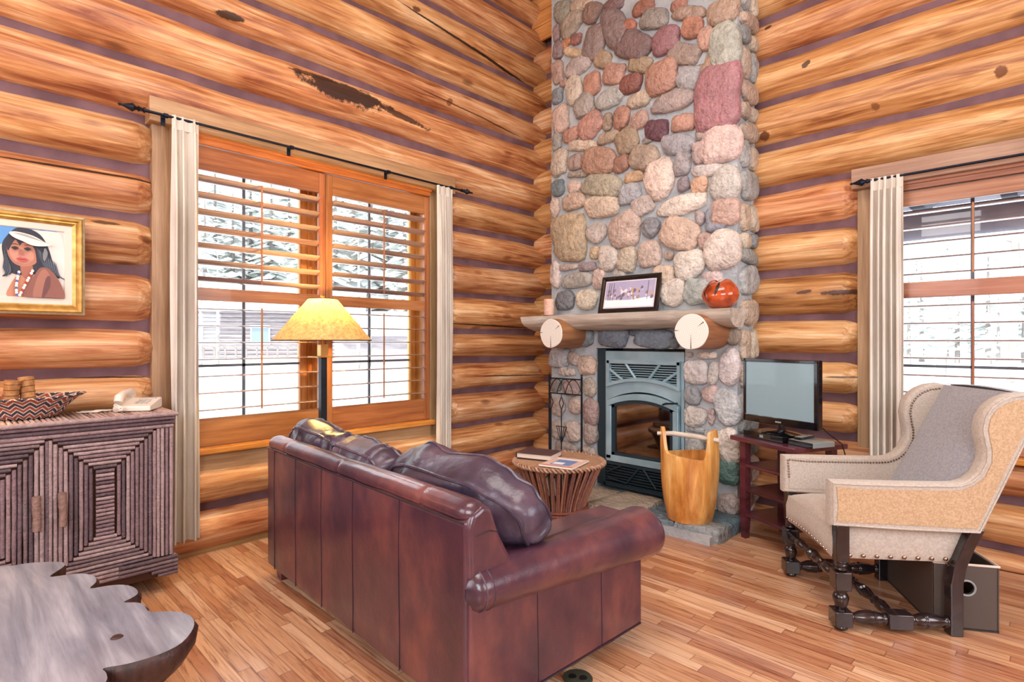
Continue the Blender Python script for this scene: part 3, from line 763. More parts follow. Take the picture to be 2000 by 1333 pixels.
# stones: centre, width, height (in 1/4.545 px of the survey crop), turn, colour (own tint plus the light on it, darker towards the top)
ST = {0: """170,100,150,190,0,8a8678;335,30,180,130,0,b9a08a;240,215,190,190,20,9c8a78;430,110,150,180,-25,8a6a60;115,290,60,150,0,a08080;130,440,90,150,-15,8a7074
200,375,90,80,10,c07a50;290,345,90,90,0,a5655a;260,460,190,80,-30,c8ac84;310,580,230,165,0,b0a09c;125,635,90,200,8,b08c7c;520,520,150,150,-35,a08468;455,370,190,290,-15,8a7470
620,250,200,380,25,806a68;620,35,180,120,0,7a5a5c;890,55,200,130,0,a0604c;765,225,90,130,40,b86a50;980,160,250,180,-20,8e8680;800,400,310,230,-35,7c6060;1085,360,220,240,0,946068
1200,35,150,90,0,a86a58;1290,110,310,120,-20,a08474;1315,240,180,190,-20,b87458;1590,100,270,210,0,b09078;1665,380,265,420,5,a8aca0;1450,340,160,210,10,c0907c
1240,470,280,180,-32,9a8478;1470,555,85,190,-15,b08c70;625,655,200,180,-15,b88470;850,565,200,140,-25,a08868;430,740,140,200,8,b87c64;270,800,130,240,15,c8b8a4;180,735,65,65,0,b0887c
125,845,90,130,0,788088;770,740,200,170,-10,8c4c40;1045,680,270,280,5,b8806a;1290,680,220,210,-25,a0a0a4;585,870,230,180,10,a8a8a4;850,880,210,140,0,b8a48c;1140,900,350,180,0,a89490
1545,880,395,560,-4,b07078;360,930,170,190,20,9a9088;740,440,60,50,0,806058;1400,610,90,90,0,907868""",
200: """155,145,145,240,5,c0a090;415,205,200,220,20,b88070;565,170,85,155,0,98806c;690,135,135,200,-10,b07860;240,290,135,135,0,b8806c;115,345,80,145,0,949088;850,155,150,150,10,b48c7c
1000,245,205,175,-10,6c3c4c;1240,175,200,155,-5,bc8670;575,310,180,105,0,a89078;340,380,250,95,-12,c8b098;740,340,190,220,25,9c8468;1180,370,290,180,-20,9c9ca4;1420,280,150,85,-5,b0a49c
1400,430,155,195,5,bca09c;1680,345,340,320,0,dcbcb4;140,530,130,225,0,b4a490;285,530,115,140,0,a08478;485,520,280,230,-15,b08068;685,540,125,150,0,9c6c58;890,485,250,215,-15,a8907c
1230,540,145,220,-10,a09a9c;270,745,115,105,0,c8ac9c;520,735,340,200,-18,a49c84;800,660,170,95,0,c49c74;1030,680,265,350,8,dcc4b4;1240,725,105,135,15,8c8088;1380,735,140,165,0,dca884
1450,600,270,110,-8,c8c0bc;1610,710,250,320,0,c0bcb4;125,755,110,140,0,687880;760,810,200,170,5,a4a8b0;265,885,200,150,0,c0a088;515,925,290,190,-5,c8b098;100,930,80,165,0,ccb0a0
880,920,205,160,10,bcaca4;1240,910,450,170,5,d8ccbc;1745,950,260,240,0,c8a090;300,640,170,50,-8,948878;700,420,60,50,0,8a7468;920,330,90,60,20,8c8078;420,60,90,60,0,8c8478""",
400: """230,290,290,410,0,b8a07c;470,250,178,178,0,bcb0a8;720,215,255,290,5,c4a898;950,200,165,170,-30,848890;1210,255,345,280,-22,d0b098;1390,110,85,125,15,b0a0a0;1530,120,175,215,0,8c94a4
1440,320,125,150,20,b89488;1650,395,330,370,0,d8c8bc;450,425,75,110,0,c8ac84;575,475,175,210,-15,c8bcb0;745,490,160,220,-12,c4b49c;940,435,180,225,10,c8b0a0;1110,450,80,85,0,a89084
1290,530,265,250,10,d0c8bc;100,620,88,215,5,ccb8b0;220,555,155,55,0,c0a8a0;390,550,145,85,0,948488;290,670,265,135,5,a8a49c;495,660,105,175,0,ccb0a4;1060,640,190,180,0,d0b8a0
1150,780,225,225,10,d0c4b8;1360,770,240,230,0,a8b4b0;1500,640,160,115,0,d0b8b4;385,840,188,168,0,d4c8b0;190,850,155,165,0,70747c;670,640,120,120,0,b4b0a8;700,840,200,160,0,b0a8a0;920,850,160,150,10,a8a49c;1610,770,180,240,0,b8a89c""",
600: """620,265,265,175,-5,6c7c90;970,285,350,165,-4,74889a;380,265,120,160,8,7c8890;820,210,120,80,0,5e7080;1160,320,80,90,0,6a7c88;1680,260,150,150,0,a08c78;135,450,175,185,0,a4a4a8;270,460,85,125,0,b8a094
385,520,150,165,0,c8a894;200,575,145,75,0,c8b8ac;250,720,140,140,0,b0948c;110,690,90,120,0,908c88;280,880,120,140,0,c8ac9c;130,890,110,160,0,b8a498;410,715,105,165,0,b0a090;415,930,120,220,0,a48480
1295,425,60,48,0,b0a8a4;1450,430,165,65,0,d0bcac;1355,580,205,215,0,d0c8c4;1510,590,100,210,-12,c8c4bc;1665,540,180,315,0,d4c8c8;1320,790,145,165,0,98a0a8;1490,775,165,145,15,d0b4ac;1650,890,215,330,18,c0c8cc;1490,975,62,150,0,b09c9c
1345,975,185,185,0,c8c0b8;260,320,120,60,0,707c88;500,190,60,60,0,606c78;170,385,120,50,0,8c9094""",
820: """130,90,110,170,0,b0a094;270,110,130,180,8,bca89c;415,130,110,190,0,a08c84;200,270,180,140,0,988c84;390,300,150,130,0,a49488;1350,90,160,60,0,9aa4a8;1480,160,120,130,0,a8a8a4;1640,230,190,300,5,d4c8bc;1350,250,140,170,0,a8b0ac
1640,470,190,230,0,4c7c74;1640,760,190,190,0,bca8a0;1450,420,120,200,0,8c9490;1440,660,140,180,0,989c98;180,460,170,160,0,8c8880;380,480,140,170,0,a09890"""}
def muted(c):
    v = [int(c[i:i + 2], 16) for i in (0, 2, 4)]; g = sum(v) / 3
    return '%02x%02x%02x' % tuple(int(g + (q - g) * .72) for q in v)
hz = thing('stone_fireplace', 'tall river stone chimney and hearth standing in the log corner', 'fireplace', (0, 0, 0))
mb = MB()
# mortar body: left pillar, right pillar, lintel and breast around the stove opening
mb.box(FX0 + .01, FY + 0.0, 0.0, 1.01, -0.02, 1.335); mb.box(1.89, FY, 0.0, FX1 - .01, -0.02, 1.335); mb.box(FX0 + .01, FY, 1.335, FX1 - .01, -0.02, 5.19)
mb.box(1.01, -0.05, 0.0, 1.89, -0.02, 1.335)
obj('mortar', mb, 'mortar', hz, smooth=False)
sm = MB(); srnd = random.Random(3)
def stone(mb, cx, cz, w, h, ang, colr, seed, T, th=None, boxy=None):
    th = th or min(0.075, 0.028 + 0.15 * min(w, h)); NK = 22
    e = boxy or srnd.uniform(2.1, 4.2)
    rings = [(0.97, -0.25), (1.0, 0.25), (0.965, 0.58), (0.86, 0.84), (0.62, 1.0), (0.3, 1.06)]
    ca, sa = math.cos(ang), math.sin(ang)
    vs = []
    out = []
    for k in range(NK):
        t = 2 * math.pi * k / NK
        c, s = math.cos(t), math.sin(t)
        r = (abs(c) ** e + abs(s) ** e) ** (-1 / e)
        r *= 1 + 0.20 * noise.noise(Vector((c * 1.1 + seed * 3.3, s * 1.1, seed))) + 0.08 * noise.noise(Vector((c * 3.1, s * 3.1 + seed, seed)))
        out.append((c * r, s * r))
    for f, hgt in rings:
        for x, z in out:
            a = x * f * w / 2; b = z * f * h / 2
            o = th * hgt + (noise.noise(Vector((a * 14 + seed, b * 14, seed))) * 0.010 if hgt > 0.3 else 0)
            vs.append(T(cx + a * ca - b * sa, cz + a * sa + b * ca, o))
    vs.append(T(cx, cz, th * 1.07))
    fs = []
    n = len(rings)
    for i in range(n - 1):
        for k in range(NK): fs.append((i * NK + k, i * NK + (k + 1) % NK, (i + 1) * NK + (k + 1) % NK, (i + 1) * NK + k))
    for k in range(NK): fs.append(((n - 1) * NK + k, (n - 1) * NK + (k + 1) % NK, n * NK))
    mb.tint = muted(colr); mb.add(vs, fs)
TF = lambda a, b, o: (a, FY - o + 0.004, b)
TS = lambda a, b, o: (FX1 + o - 0.008, a, b)
sd = 0
for y0, txt in ST.items():
    for rec in txt.replace('\n', ';').split(';'):
        f = rec.split(',')
        x, y, w, h, an = [float(q) for q in f[:5]]
        px, py = 1060 + x * .22, y0 + y * .22
        cx, cz = unproj_y(px, py, FY - 0.03)
        x1, _ = unproj_y(px + w * .22 / 2, py, FY - 0.03); x0_, _ = unproj_y(px - w * .22 / 2, py, FY - 0.03)
        _, za = unproj_y(px, py - h * .22 / 2, FY - 0.03); _, zb_ = unproj_y(px, py + h * .22 / 2, FY - 0.03)
        sd += 1
        ww = x1 - x0_; hh = za - zb_
        if y0 == 820: ww *= 1.0
        if cx + ww / 2 > FX1 + .015: cx = FX1 + .015 - ww / 2
        if cx - ww / 2 < FX0 - .02: cx = FX0 - .02 + ww / 2
        if 0.98 < cx < 1.92 and cz < 1.34: continue
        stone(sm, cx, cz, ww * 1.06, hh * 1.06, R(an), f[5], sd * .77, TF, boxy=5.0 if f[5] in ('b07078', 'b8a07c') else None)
# side of the chimney
z = 0.10
pal = ['9aa0a0', 'b0a08c', 'a89484', 'c0a890', '8c9490', 'b89c88', 'a4a8a8', '988478', 'c4b49c', '7c8488']
while z < 5.1:
    hh = srnd.uniform(0.13, 0.26)
    if srnd.random() < 0.55:
        sd += 1; stone(sm, -0.09 - srnd.uniform(0, .01), z + hh / 2, 0.15, hh * .9, 0, srnd.choice(pal), sd * .77, TS, th=.045)
        sd += 1; stone(sm, -0.255, z + hh / 2 + srnd.uniform(-.02, .02), 0.165, hh * .95, 0, srnd.choice(pal), sd * .77, TS, th=.045)
    else:
        sd += 1; stone(sm, -0.175, z + hh / 2, 0.32, hh * .9, R(srnd.uniform(-8, 8)), srnd.choice(pal), sd * .77, TS, th=.05)
    z += hh
sw = obj('stonework', sm, 'river_stone', hz, angle=70)
# hearth: flat slabs of rough stone
hm = MB(); hm.box(0.50, -0.92, 0.0, 2.36, -0.36, 0.055); hm.box(1.02, -0.40, 0.0, 1.88, -0.06, 0.055)
obj('hearth_mortar', hm, 'mortar', hz, smooth=False)
hs = MB()
def slab(poly, z0, z1, colr, seed):
    cx = sum(p[0] for p in poly) / len(poly); cy = sum(p[1] for p in poly) / len(poly)
    out = []
    n = len(poly)
    for k in range(n):
        p, q = poly[k], poly[(k + 1) % n]
        m = 7
        for j in range(m):
            t = j / m; x = p[0] + (q[0] - p[0]) * t; y = p[1] + (q[1] - p[1]) * t
            w = 0.012 * noise.noise(Vector((x * 9 + seed, y * 9, seed)))
            dx, dy = x - cx, y - cy; L_ = math.hypot(dx, dy) + 1e-6
            sh = 0.93 + 0.05 * math.sin(math.pi * t) + w * 3
            out.append((cx + dx * sh, cy + dy * sh))
    N = len(out); vs = []
    for f, zz in ((1.0, z0), (1.015, z0 + (z1 - z0) * .5), (0.985, z1 - .008), (0.95, z1), (0.6, z1 + .004), (0.3, z1 + .005)):
        for x, y in out:
            vs.append((cx + (x - cx) * f, cy + (y - cy) * f, zz + (0.008 * noise.noise(Vector((x * 12 * f, y * 12 * f, seed))) if zz > z0 + .02 else 0)))
    vs.append((cx, cy, z1 + .004)); fs = []
    for i in range(5):
        for k in range(N): fs.append((i * N + k, i * N + (k + 1) % N, (i + 1) * N + (k + 1) % N, (i + 1) * N + k))
    for k in range(N): fs.append((5 * N + k, 5 * N + (k + 1) % N, 6 * N))
    fs.append(tuple(reversed(range(N))))
    hs.tint = colr; hs.add(vs, fs)
slab([(0.50, -0.95), (1.30, -0.98), (1.36, -0.42), (0.50, -0.40)], 0.0, 0.085, 'a89c8c', 1)
slab([(1.30, -0.99), (1.78, -0.92), (1.74, -0.40), (1.36, -0.40)], 0.0, 0.095, 'b4a898', 2)
slab([(1.77, -0.93), (2.08, -0.88), (2.02, -0.62), (1.75, -0.64)], 0.0, 0.09, '6c7c88', 3)
slab([(2.07, -0.90), (2.40, -0.86), (2.41, -0.66), (2.04, -0.66)], 0.0, 0.095, '8c9498', 4)
slab([(1.75, -0.66), (2.41, -0.66), (2.39, -0.36), (1.75, -0.38)], 0.0, 0.09, '5c7480', 5)
obj('hearth_stones', hs, 'river_stone', hz, angle=60)

# ------------------------------------------------------------------ mantel: slab on two log corbels
mn = thing('mantel_shelf', 'bleached half-log mantel shelf on two round log supports across the chimney', 'mantel', (1.35, -0.55, 1.52))
def mantel_slab():
    mb = MB(); N = 60; K = 18; x0, x1 = 0.37, 2.36; vs = []
    for i in range(N + 1):
        u = i / N; x = x0 + (x1 - x0) * u
        yb = FY - 0.02; yf = -0.66 + 0.02 * noise.noise(Vector((x * 2.3, 0, 4))) + 0.008 * noise.noise(Vector((x * 11, 0, 4)))
        endk = 1.0
        for j in range(K):
            t = j / (K - 1)
            if t < 0.28: y = yb + (yf - yb) * t / 0.28; zz = 0.118 - 0.0
            else:
                s = (t - 0.28) / 0.72
                y = yf + (yb - yf) * (s ** 2.0); zz = 0.118 - 0.138 * (1 - (1 - s) ** 2.2)
                zz += 0.012 * noise.noise(Vector((x * 6, s * 3, 1)))
            shift = -0.05 * (1 - zz / .12) if False else 0
            xx = x + (0.05 * (1 - t) * -1 if i == 0 else (0.05 * (1 - t) if i == N else 0))
            vs.append((xx - 1.35, y + 0.55, zz + 0.0))
    fs = []
    for i in range(N):
        for j in range(K - 1): fs.append((i * K + j, i * K + j + 1, (i + 1) * K + j + 1, (i + 1) * K + j))
        fs.append((i * K + K - 1, i * K, (i + 1) * K, (i + 1) * K + K - 1))
    fs.append(tuple(range(K))); fs.append(tuple(N * K + j for j in range(K)))
    mb.add(vs, fs); return mb
obj('shelf', mantel_slab(), 'mantel_wood', mn, angle=50)
def endgrain():
    m = bpy.data.materials.new('end_grain'); t = NT(m); setp(t.b, rough=0.75)
    v = coords(t, (1, 1, 1), shift=False)
    w = t.n('ShaderNodeTexWave', wave_type='RINGS', rings_direction='Y', i_Scale=22.0, i_Distortion=2.5, i_Detail=2.0); t.l(v, w.inputs['Vector'])
    r = ramp(t, [(0.0, 'd8d0c6'), (1.0, 'eee9e2')]); t.l(w.outputs['Fac'], r.inputs['Fac']); t.l(r.outputs['Color'], t.b.inputs['Base Color'])
    MATS['end_grain'] = m
endgrain()
for cx, s in ((0.80, 1), (2.14, 2)):
    lg = MB(); K = 36; rr = 0.133; vs = []
    for yy, f in ((0.0, 1), (-0.25, 1.0), (-0.40, 1.0), (-0.425, .985)):
        for k in range(K):
            t = 2 * math.pi * k / K; r = rr * f * (1 + 0.05 * noise.noise(Vector((math.cos(t) * 1.2 + s * 5, math.sin(t) * 1.2, s))))
            vs.append((r * math.cos(t), yy, r * math.sin(t) * 1.0))
    fs = [(i * K + k, i * K + (k + 1) % K, (i + 1) * K + (k + 1) % K, (i + 1) * K + k) for i in range(3) for k in range(K)]
    fs.append(tuple(range(K))); lg.add(vs, fs)
    lo = obj('support_log', lg, 'support_bark', mn, loc=(cx - 1.35, FY + .03 + .55, -0.052), angle=60)
    eg = MB(); ev = [vs[3 * K + k] for k in range(K)] + [(v[0] * .96, v[1] - .006, v[2] * .96) for v in vs[3 * K:4 * K]]
    ef = [(k, (k + 1) % K, K + (k + 1) % K, K + k) for k in range(K)] + [tuple(K + k for k in range(K))]
    eg.add(ev, ef); eo = obj('sawn_end', eg, 'end_grain', lo); lab(eo, 'pale sawn log end with drying cracks')
    ck = MB()
    for an, l0, l1 in ((-90, .02, .125), (35, .06, .12), (175, .09, .125)):
        a = R(an); c, s_ = math.cos(a), math.sin(a); w = .0035
        ck.add([(l0 * c, -.4325, l0 * s_), (l1 * c - w * s_, -.4325, l1 * s_ + w * c), (l1 * c + w * s_, -.4325, l1 * s_ - w * c),
                (l0 * c, -.429, l0 * s_), (l1 * c - w * s_, -.429, l1 * s_ + w * c), (l1 * c + w * s_, -.429, l1 * s_ - w * c)], [(0, 1, 2), (3, 5, 4), (0, 3, 4, 1), (1, 4, 5, 2), (2, 5, 3, 0)])
    obj('drying_crack', ck, 'scroll_cord', lo, smooth=False)

# ------------------------------------------------------------------ gas stove insert
X0, X1, Z0, Z1 = 1.105, 1.878, 0.11, 1.31
IY = FY - 0.005
st = thing('fireplace_insert', 'blue-grey cast iron stove insert with arched glass door set in the chimney', 'stove', ((X0 + X1) / 2, IY, Z0))
ox, oz = (X0 + X1) / 2, Z0
def I(mb):
    mb.v = [(x - ox, y - IY, z - oz) for x, y, z in mb.v]; return mb
mb = MB(); mb.box(1.015, -0.34, 0.09, X0, -0.06, 1.33)
obj('side_panel', I(mb), 'insert_dark', st, smooth=False)
W2 = X1 - X0
def arch(x, zs, zr):   # arch height over the width
    u = (x - ox) / (W2 / 2); return zs + zr * (1 - u * u)
def ribbon(fa, fb, x0, x1, y0, y1, n=24):
    """solid between two curves z=fa(x) and z=fb(x)"""
    mb = MB(); vs = []
    for i in range(n + 1):
        x = x0 + (x1 - x0) * i / n
        vs += [(x, y0, fa(x)), (x, y0, fb(x)), (x, y1, fb(x)), (x, y1, fa(x))]
    fs = []
    for i in range(n):
        for j in range(4): fs.append((i * 4 + j, i * 4 + (j + 1) % 4, i * 4 + 4 + (j + 1) % 4, i * 4 + 4 + j))
    fs += [(0, 1, 2, 3), (n * 4 + 3, n * 4 + 2, n * 4 + 1, n * 4)]
    mb.add(vs, fs); return mb
# surround
mb = MB(); mb.box(X0, -0.345, 1.225, X1, -0.08, Z1 + .0); mb.box(X0, -0.345, 0.32, X0 + .03, -0.08, 1.225); mb.box(X1 - .03, -0.345, 0.32, X1, -0.08, 1.225)
obj('surround', I(mb), 'insert_iron', st, smooth=False, bevel=.004)
lt = lambda x: 1.225
gb = lambda x: arch(x, 0.975, 0.075)
mb = ribbon(lambda x: gb(x) - .0, lambda x: gb(x) + .03, X0 + .03, X1 - .03, -0.375, -0.33)
for a, b in ((X0 + .028, X0 + .055), (X1 - .055, X1 - .028)): mb.box(a, -0.37, 0.99, b, -0.33, 1.225)
mb.box(X0 + .03, -0.37, 1.20, X1 - .03, -0.33, 1.232)
for xb, xt, zb_, zt in ((ox - .055, ox - .17, 1.07, 1.205), (ox + .055, ox + .17, 1.07, 1.205), (ox - .17, X0 + .05, 1.045, 1.145), (ox + .17, X1 - .05, 1.045, 1.145)):
    mb.tube([(xb, -0.352, zb_ - .01), (xt, -0.352, zt)], 0.0125, 8)
obj('sunburst_grille', I(mb), 'insert_iron', st, bevel=0.0)
mb = MB()
for k in range(9): zz = 1.035 + k * .02; mb.box(X0 + .04, -0.34, zz, X1 - .04, -0.30, zz + .007)
obj('vent_louvers', I(mb), 'insert_iron', st, smooth=False)
mb = MB(); mb.box(X0 + .03, -0.30, 0.95, X1 - .03, -0.10, 1.23); obj('vent_back', I(mb), 'insert_dark', st, smooth=False)
mb = ribbon(lambda x: arch(x, 0.85, 0.105), lambda x: gb(x) + .004, X0 + .03, X1 - .03, -0.352, -0.10)
obj('arched_panel', I(mb), 'insert_iron', st, bevel=.002)
# door
din, dout = 0.045, 0.0
dz0 = 0.345
fo = lambda x: arch(x, 0.855, 0.095) - .008
fi = lambda x: arch(x, 0.80, 0.095) - .008
mb = ribbon(fi, fo, X0 + .035, X1 - .035, -0.385, -0.33)
mb.box(X0 + .035, -0.385, dz0, X0 + .085, -0.33, 0.82); mb.box(X1 - .085, -0.385, dz0, X1 - .035, -0.33, 0.82)
mb.box(X0 + .035, -0.385, dz0 - .03, X1 - .035, -0.33, dz0 + .035)
dr = obj('door', I(mb), 'insert_iron', st, bevel=.004)
mb = ribbon(lambda x: fi(x) - .028, lambda x: fi(x) + .002, X0 + .085, X1 - .085, -0.372, -0.34)
mb.box(X0 + .085, -0.372, dz0 + .03, X0 + .115, -0.34, 0.83); mb.box(X1 - .115, -0.372, dz0 + .03, X1 - .085, -0.34, 0.83); mb.box(X0 + .085, -0.372, dz0 + .03, X1 - .085, -0.34, dz0 + .06)
obj('door_trim', I(mb), 'insert_dark', dr)
mb = ribbon(lambda x: dz0 + .03, lambda x: fi(x) - .01, X0 + .10, X1 - .10, -0.353, -0.349); obj('glass', I(mb), 'stove_glass', dr)
mb = MB(); mb.tube([(X1 - .17, -0.39, 0.87), (X1 - .13, -0.41, 0.885), (X1 - .05, -0.41, 0.89), (X1 - .04, -0.385, 0.89)], 0.007, 8)
obj('door_handle', I(mb), 'black_iron', dr)
mb = MB(); mb.box(X0 + .03, -0.10, 0.3, X1 - .03, -0.08, 0.97); mb.box(X0 + .04, -0.33, 0.32, X0 + .06, -0.1, .95); mb.box(X1 - .06, -0.33, 0.32, X1 - .04, -0.1, .95); mb.box(X0 + .03, -0.33, 0.30, X1 - .03, -0.1, 0.33)
obj('firebox', I(mb), 'firebrick', st, smooth=False)
mb = MB()
for a, b in (((1.28, -.2, .40), (1.72, -.25, .43)), ((1.30, -.28, .39), (1.62, -.16, .50)), ((1.45, -.26, .47), (1.70, -.15, .41))): mb.tube([a, b], [.045, .04], 12)
obj('gas_logs', I(mb), 'support_bark', st)
mb = MB(); mb.tube([(X0 + .2 + .36 * k / 16, -0.345, 0.375 + .045 * math.sin(math.pi * k / 16)) for k in range(17)], .006, 6)
mb.tube([(X0 + .2, -0.345, 0.375), (X0 + .56, -0.345, 0.375)], .006, 6); obj('grate', I(mb), 'black_iron', st)
mb = MB()
for k in range(8): zz = 0.125 + k * .024; mb.box(X0 + .02, -0.372, zz, X1 - .02, -0.345, zz + .010)
obj('lower_louvers', I(mb), 'insert_dark', st, smooth=False)
mb = MB(); mb.box(X0 + .01, -0.385, 0.10, X1 - .01, -0.34, 0.125); mb.box(X0 + .01, -0.385, 0.295, X1 - .01, -0.34, 0.325)
mb.box(X0 + .0, -0.385, .1, X0 + .025, -0.34, .325); mb.box(X1 - .025, -0.385, .1, X1, -0.34, .325)
for p, q in (((ox - .02, .295), (ox - .14, .15)), ((ox + .03, .295), (ox + .15, .15)), ((ox - .14, .15), (ox - .33, .17)), ((ox - .2, .295), (ox - .34, .22))): mb.tube([(p[0], -.38, p[1]), (q[0], -.38, q[1])], .008, 8)
obj('lower_grille', I(mb), 'insert_dark', st)
mb = MB(); mb.box(X0, -0.34, 0.1, X1, -0.1, 0.30); obj('base_cabinet', I(mb), 'black_iron', st, smooth=False)

# ------------------------------------------------------------------ things on the mantel (shelf top z = 1.638)
MZ = 1.64
cd = thing('pillar_candle', 'short mottled pink pillar candle at the left end of the mantel shelf', 'candle', (0.56, -0.50, MZ))
obj('wax', MB().lathe([(0.048, 0), (0.05, .004), (0.05, .155), (0.046, .162), (0.03, .158), (0.0, .155)], n=28), 'candle_wax', cd)
obj('wick', MB().tube([(0, 0, .15), (0.003, 0, .172)], .0015, 6), 'scroll_cord', cd)
obj('base_dish', MB().lathe([(0.0, 0), (0.056, 0), (0.058, .008), (0.0, .009)], n=28), 'stand_wood', cd)
pf = thing('picture_frame', 'black-framed winter landscape photograph leaning on the chimney over the mantel', 'picture', (1.43, -0.49, MZ))
pw, ph = 0.57, 0.335
def frame_ring(w, h, prof, parent, m, name='frame'):
    """mitred frame in the local xz plane, profile of (inset, y)"""
    mb = MB(); vs = []
    for ins, y in prof:
        for sx, sz in ((-1, 0), (1, 0), (1, 1), (-1, 1)):
            vs.append((sx * (w / 2 - ins), y, (ins if sz == 0 else h - ins)))
    n = len(prof); fs = []
    for i in range(n):
        for k in range(4):
            j = (i + 1) % n
            fs.append((i * 4 + k, i * 4 + (k + 1) % 4, j * 4 + (k + 1) % 4, j * 4 + k))
    mb.add(vs, fs); return obj(name, mb, m, parent, smooth=False)
tilt = bpy.data.objects.new('frame_body', None)
fr = frame_ring(pw, ph, [(0, .0), (0, -.018), (.006, -.022), (.014, -.02), (.022, -.026), (.036, -.018), (.042, -.012), (.042, 0)], pf, 'tv_black')
mb = MB(); mb.tint = 'd8d4dc'; mb.box(-pw / 2 + .04, -.010, .04, pw / 2 - .04, -.004, ph - .04)
ptc = obj('photograph', mb, 'print', pf, smooth=False)
mb = MB(); r3 = random.Random(5)
ix0, ix1, iz0, iz1 = -pw / 2 + .052, pw / 2 - .052, .052, ph - .052
def quad(c, x0, z0, x1, z1, y): mb.tint = c; mb.add([(x0, y, z0), (x1, y, z0), (x1, y, z1), (x0, y, z1)], [(0, 1, 2, 3)])
mb.tint = 'a8a4c4'; mb.box(ix0, -.0125, iz0, ix1, -.0105, iz1)
mb.tint = 'eef0f6'; mb.add([(ix0, -.013, iz0), (ix1, -.013, iz0), (ix1, -.013, iz0 + .085), ((ix0 + ix1) / 2, -.013, iz0 + .06), (ix0, -.013, iz0 + .07)], [(0, 1, 2, 3, 4)])
for k in range(60):
    x = r3.uniform(ix0 + .01, ix1 - .012); z = r3.uniform(iz0 + .075, iz1 - .06); s = r3.uniform(.010, .022)
    mb.tint = r3.choice(['8a7a8c', 'a08c88', 'c0a088', '7c7088', 'd8d0dc', 'b0a8c4', 'e4dce4', '6c6478'])
    n = 7; mb.add([(x + s * math.cos(6.28 * j / n) * r3.uniform(.6, 1), -.0132 - k * .00002, z + 1.2 * s * math.sin(6.28 * j / n) * r3.uniform(.6, 1)) for j in range(n)], [tuple(range(n))])
for x in (ix0 + .03, ix0 + .05, ix0 + .075, ix1 - .06): quad('6c5c60', x, iz0 + .06, x + .005, iz1 - .01, -.0150)
obj('winter_scene', mb, 'print', ptc, smooth=False)
for o in pf.children:
    o.rotation_euler = (R(-14), 0, 0)
pf.rotation_euler = (0, 0, R(3))
gv = thing('gourd_vase', 'glossy red-brown hollow gourd vase with a dark split, at the right of the mantel', 'vase', (2.245, -0.49, MZ))
prof = [(0.0, 0.004), (.05, 0.0), (.09, .02), (.122, .06), (.132, .10), (.125, .14), (.10, .18), (.07, .205), (.045, .212), (.036, .208), (.05, .195), (.09, .165)]
mb = MB(); NN = 48
def gfn(u, v):
    i = v * (len(prof) - 1); k = min(int(i), len(prof) - 2); t = i - k
    r = prof[k][0] * (1 - t) + prof[k + 1][0] * t; z_ = prof[k][1] * (1 - t) + prof[k + 1][1] * t
    th = 2 * math.pi * u; lob = 1 + 0.05 * math.cos(3 * th + .6) * math.sin(math.pi * min(1, z_ / .2))
    return (r * lob * math.cos(th), r * lob * math.sin(th), z_ + .012 * math.cos(2 * th) * (z_ / .2))
mb.grid(gfn, NN, 40, cu=True)
obj('body', mb, 'gourd_wood', gv, angle=80)
mb = MB()
def gpt(u, v, e=.0015):
    p = Vector(gfn(u, v)); q = Vector((p.x, p.y, 0)); q.normalize(); return p + q * e
for (ua, va), (ub, vb), w in (((.80, .64), (.765, .36), .012), ((.69, .62), (.655, .42), .005), ((.655, .42), (.67, .36), .004), ((.62, .66), (.66, .50), .007), ((.74, .63), (.70, .58), .006)):
    n = 9; vs = []
    for j in range(n):
        t = j / (n - 1); u = ua + (ub - ua) * t; v = va + (vb - va) * t
        w_ = w * math.sin(math.pi * (0.12 + .88 * t)) + .0012
        du = w_ / (2 * math.pi * .12)
        vs += [gpt(u - du, v), gpt(u + du, v)]
    mb.add(vs, [(2 * j, 2 * j + 1, 2 * j + 3, 2 * j + 2) for j in range(n - 1)])
obj('split', mb, 'gourd_dark', gv)

# ------------------------------------------------------------------ iron tool stand left of the stove
ts = thing('fireplace_tool_stand', 'black iron fireplace tool stand with arches before the left stone pillar', 'fireplace tools', (0.80, -0.55, 0.09))
X_ = (-.19, .19); TH = 0.985
mb = MB()
for x in X_:
    mb.tube([(x, 0, 0), (x, 0, TH)], .0095, 4, sq=True); mb.lathe([(0.0, 0), (.009, .004), (.011, .012), (.007, .02), (0, .024)], (x, 0, TH), 8)
    for y in (-.10, .08): mb.tube([(x, 0, .05), (x, y, .0)], .007, 6)
obj('post', mb, 'black_iron', ts)
mb = MB()
for zz in (TH - .025, TH - .165, .10): mb.tube([(X_[0], 0, zz), (X_[1], 0, zz)], .008, 4, sq=True)
obj('rail', mb, 'black_iron', ts)
mb = MB()
for c, w in ((-.095, .095), (.095, .095), (0, .095)):
    for s in (1,):
        mb.tube([(c - w + 2 * w * k / 14, -.004 * (c == 0), TH - .165 + .135 * math.sin(math.pi * k / 14) ** .7) for k in range(15)], .0042, 6)
obj('arch', mb, 'black_iron', ts)
for k, x in enumerate((-.145, -.02)):
    tl_ = MB()
    tl_.tube([(x, -.03, TH - .165), (x, -.03, TH - .19)], .004, 6)
    for s in (-1, 1): tl_.tube([(x, -.03, TH - .19), (x + s * .027, -.03, TH - .25), (x, -.03, TH - .31)], .0048, 6)
    tl_.tube([(x, -.03, TH - .31), (x, -.03, .16)], .0055, 8)
    tool = obj('hanging_tool', tl_, 'black_iron', ts)
    if k == 1:
        fn_ = MB()
        for j in range(5): fn_.tube([(x + (-.018 + .009 * j), -.03, .36 + 0), (x + (-.05 + .025 * j), -.03, .50)], .0035, 6) if False else fn_.tube([(x, -.03, .36), (x + (-.06 + .03 * j), -.03, .52)], .0035, 6)
        fn_.tube([(x - .06, -.03, .52), (x + .06, -.03, .52)], .0035, 6)
        obj('fan_brush', fn_, 'black_iron', ts)
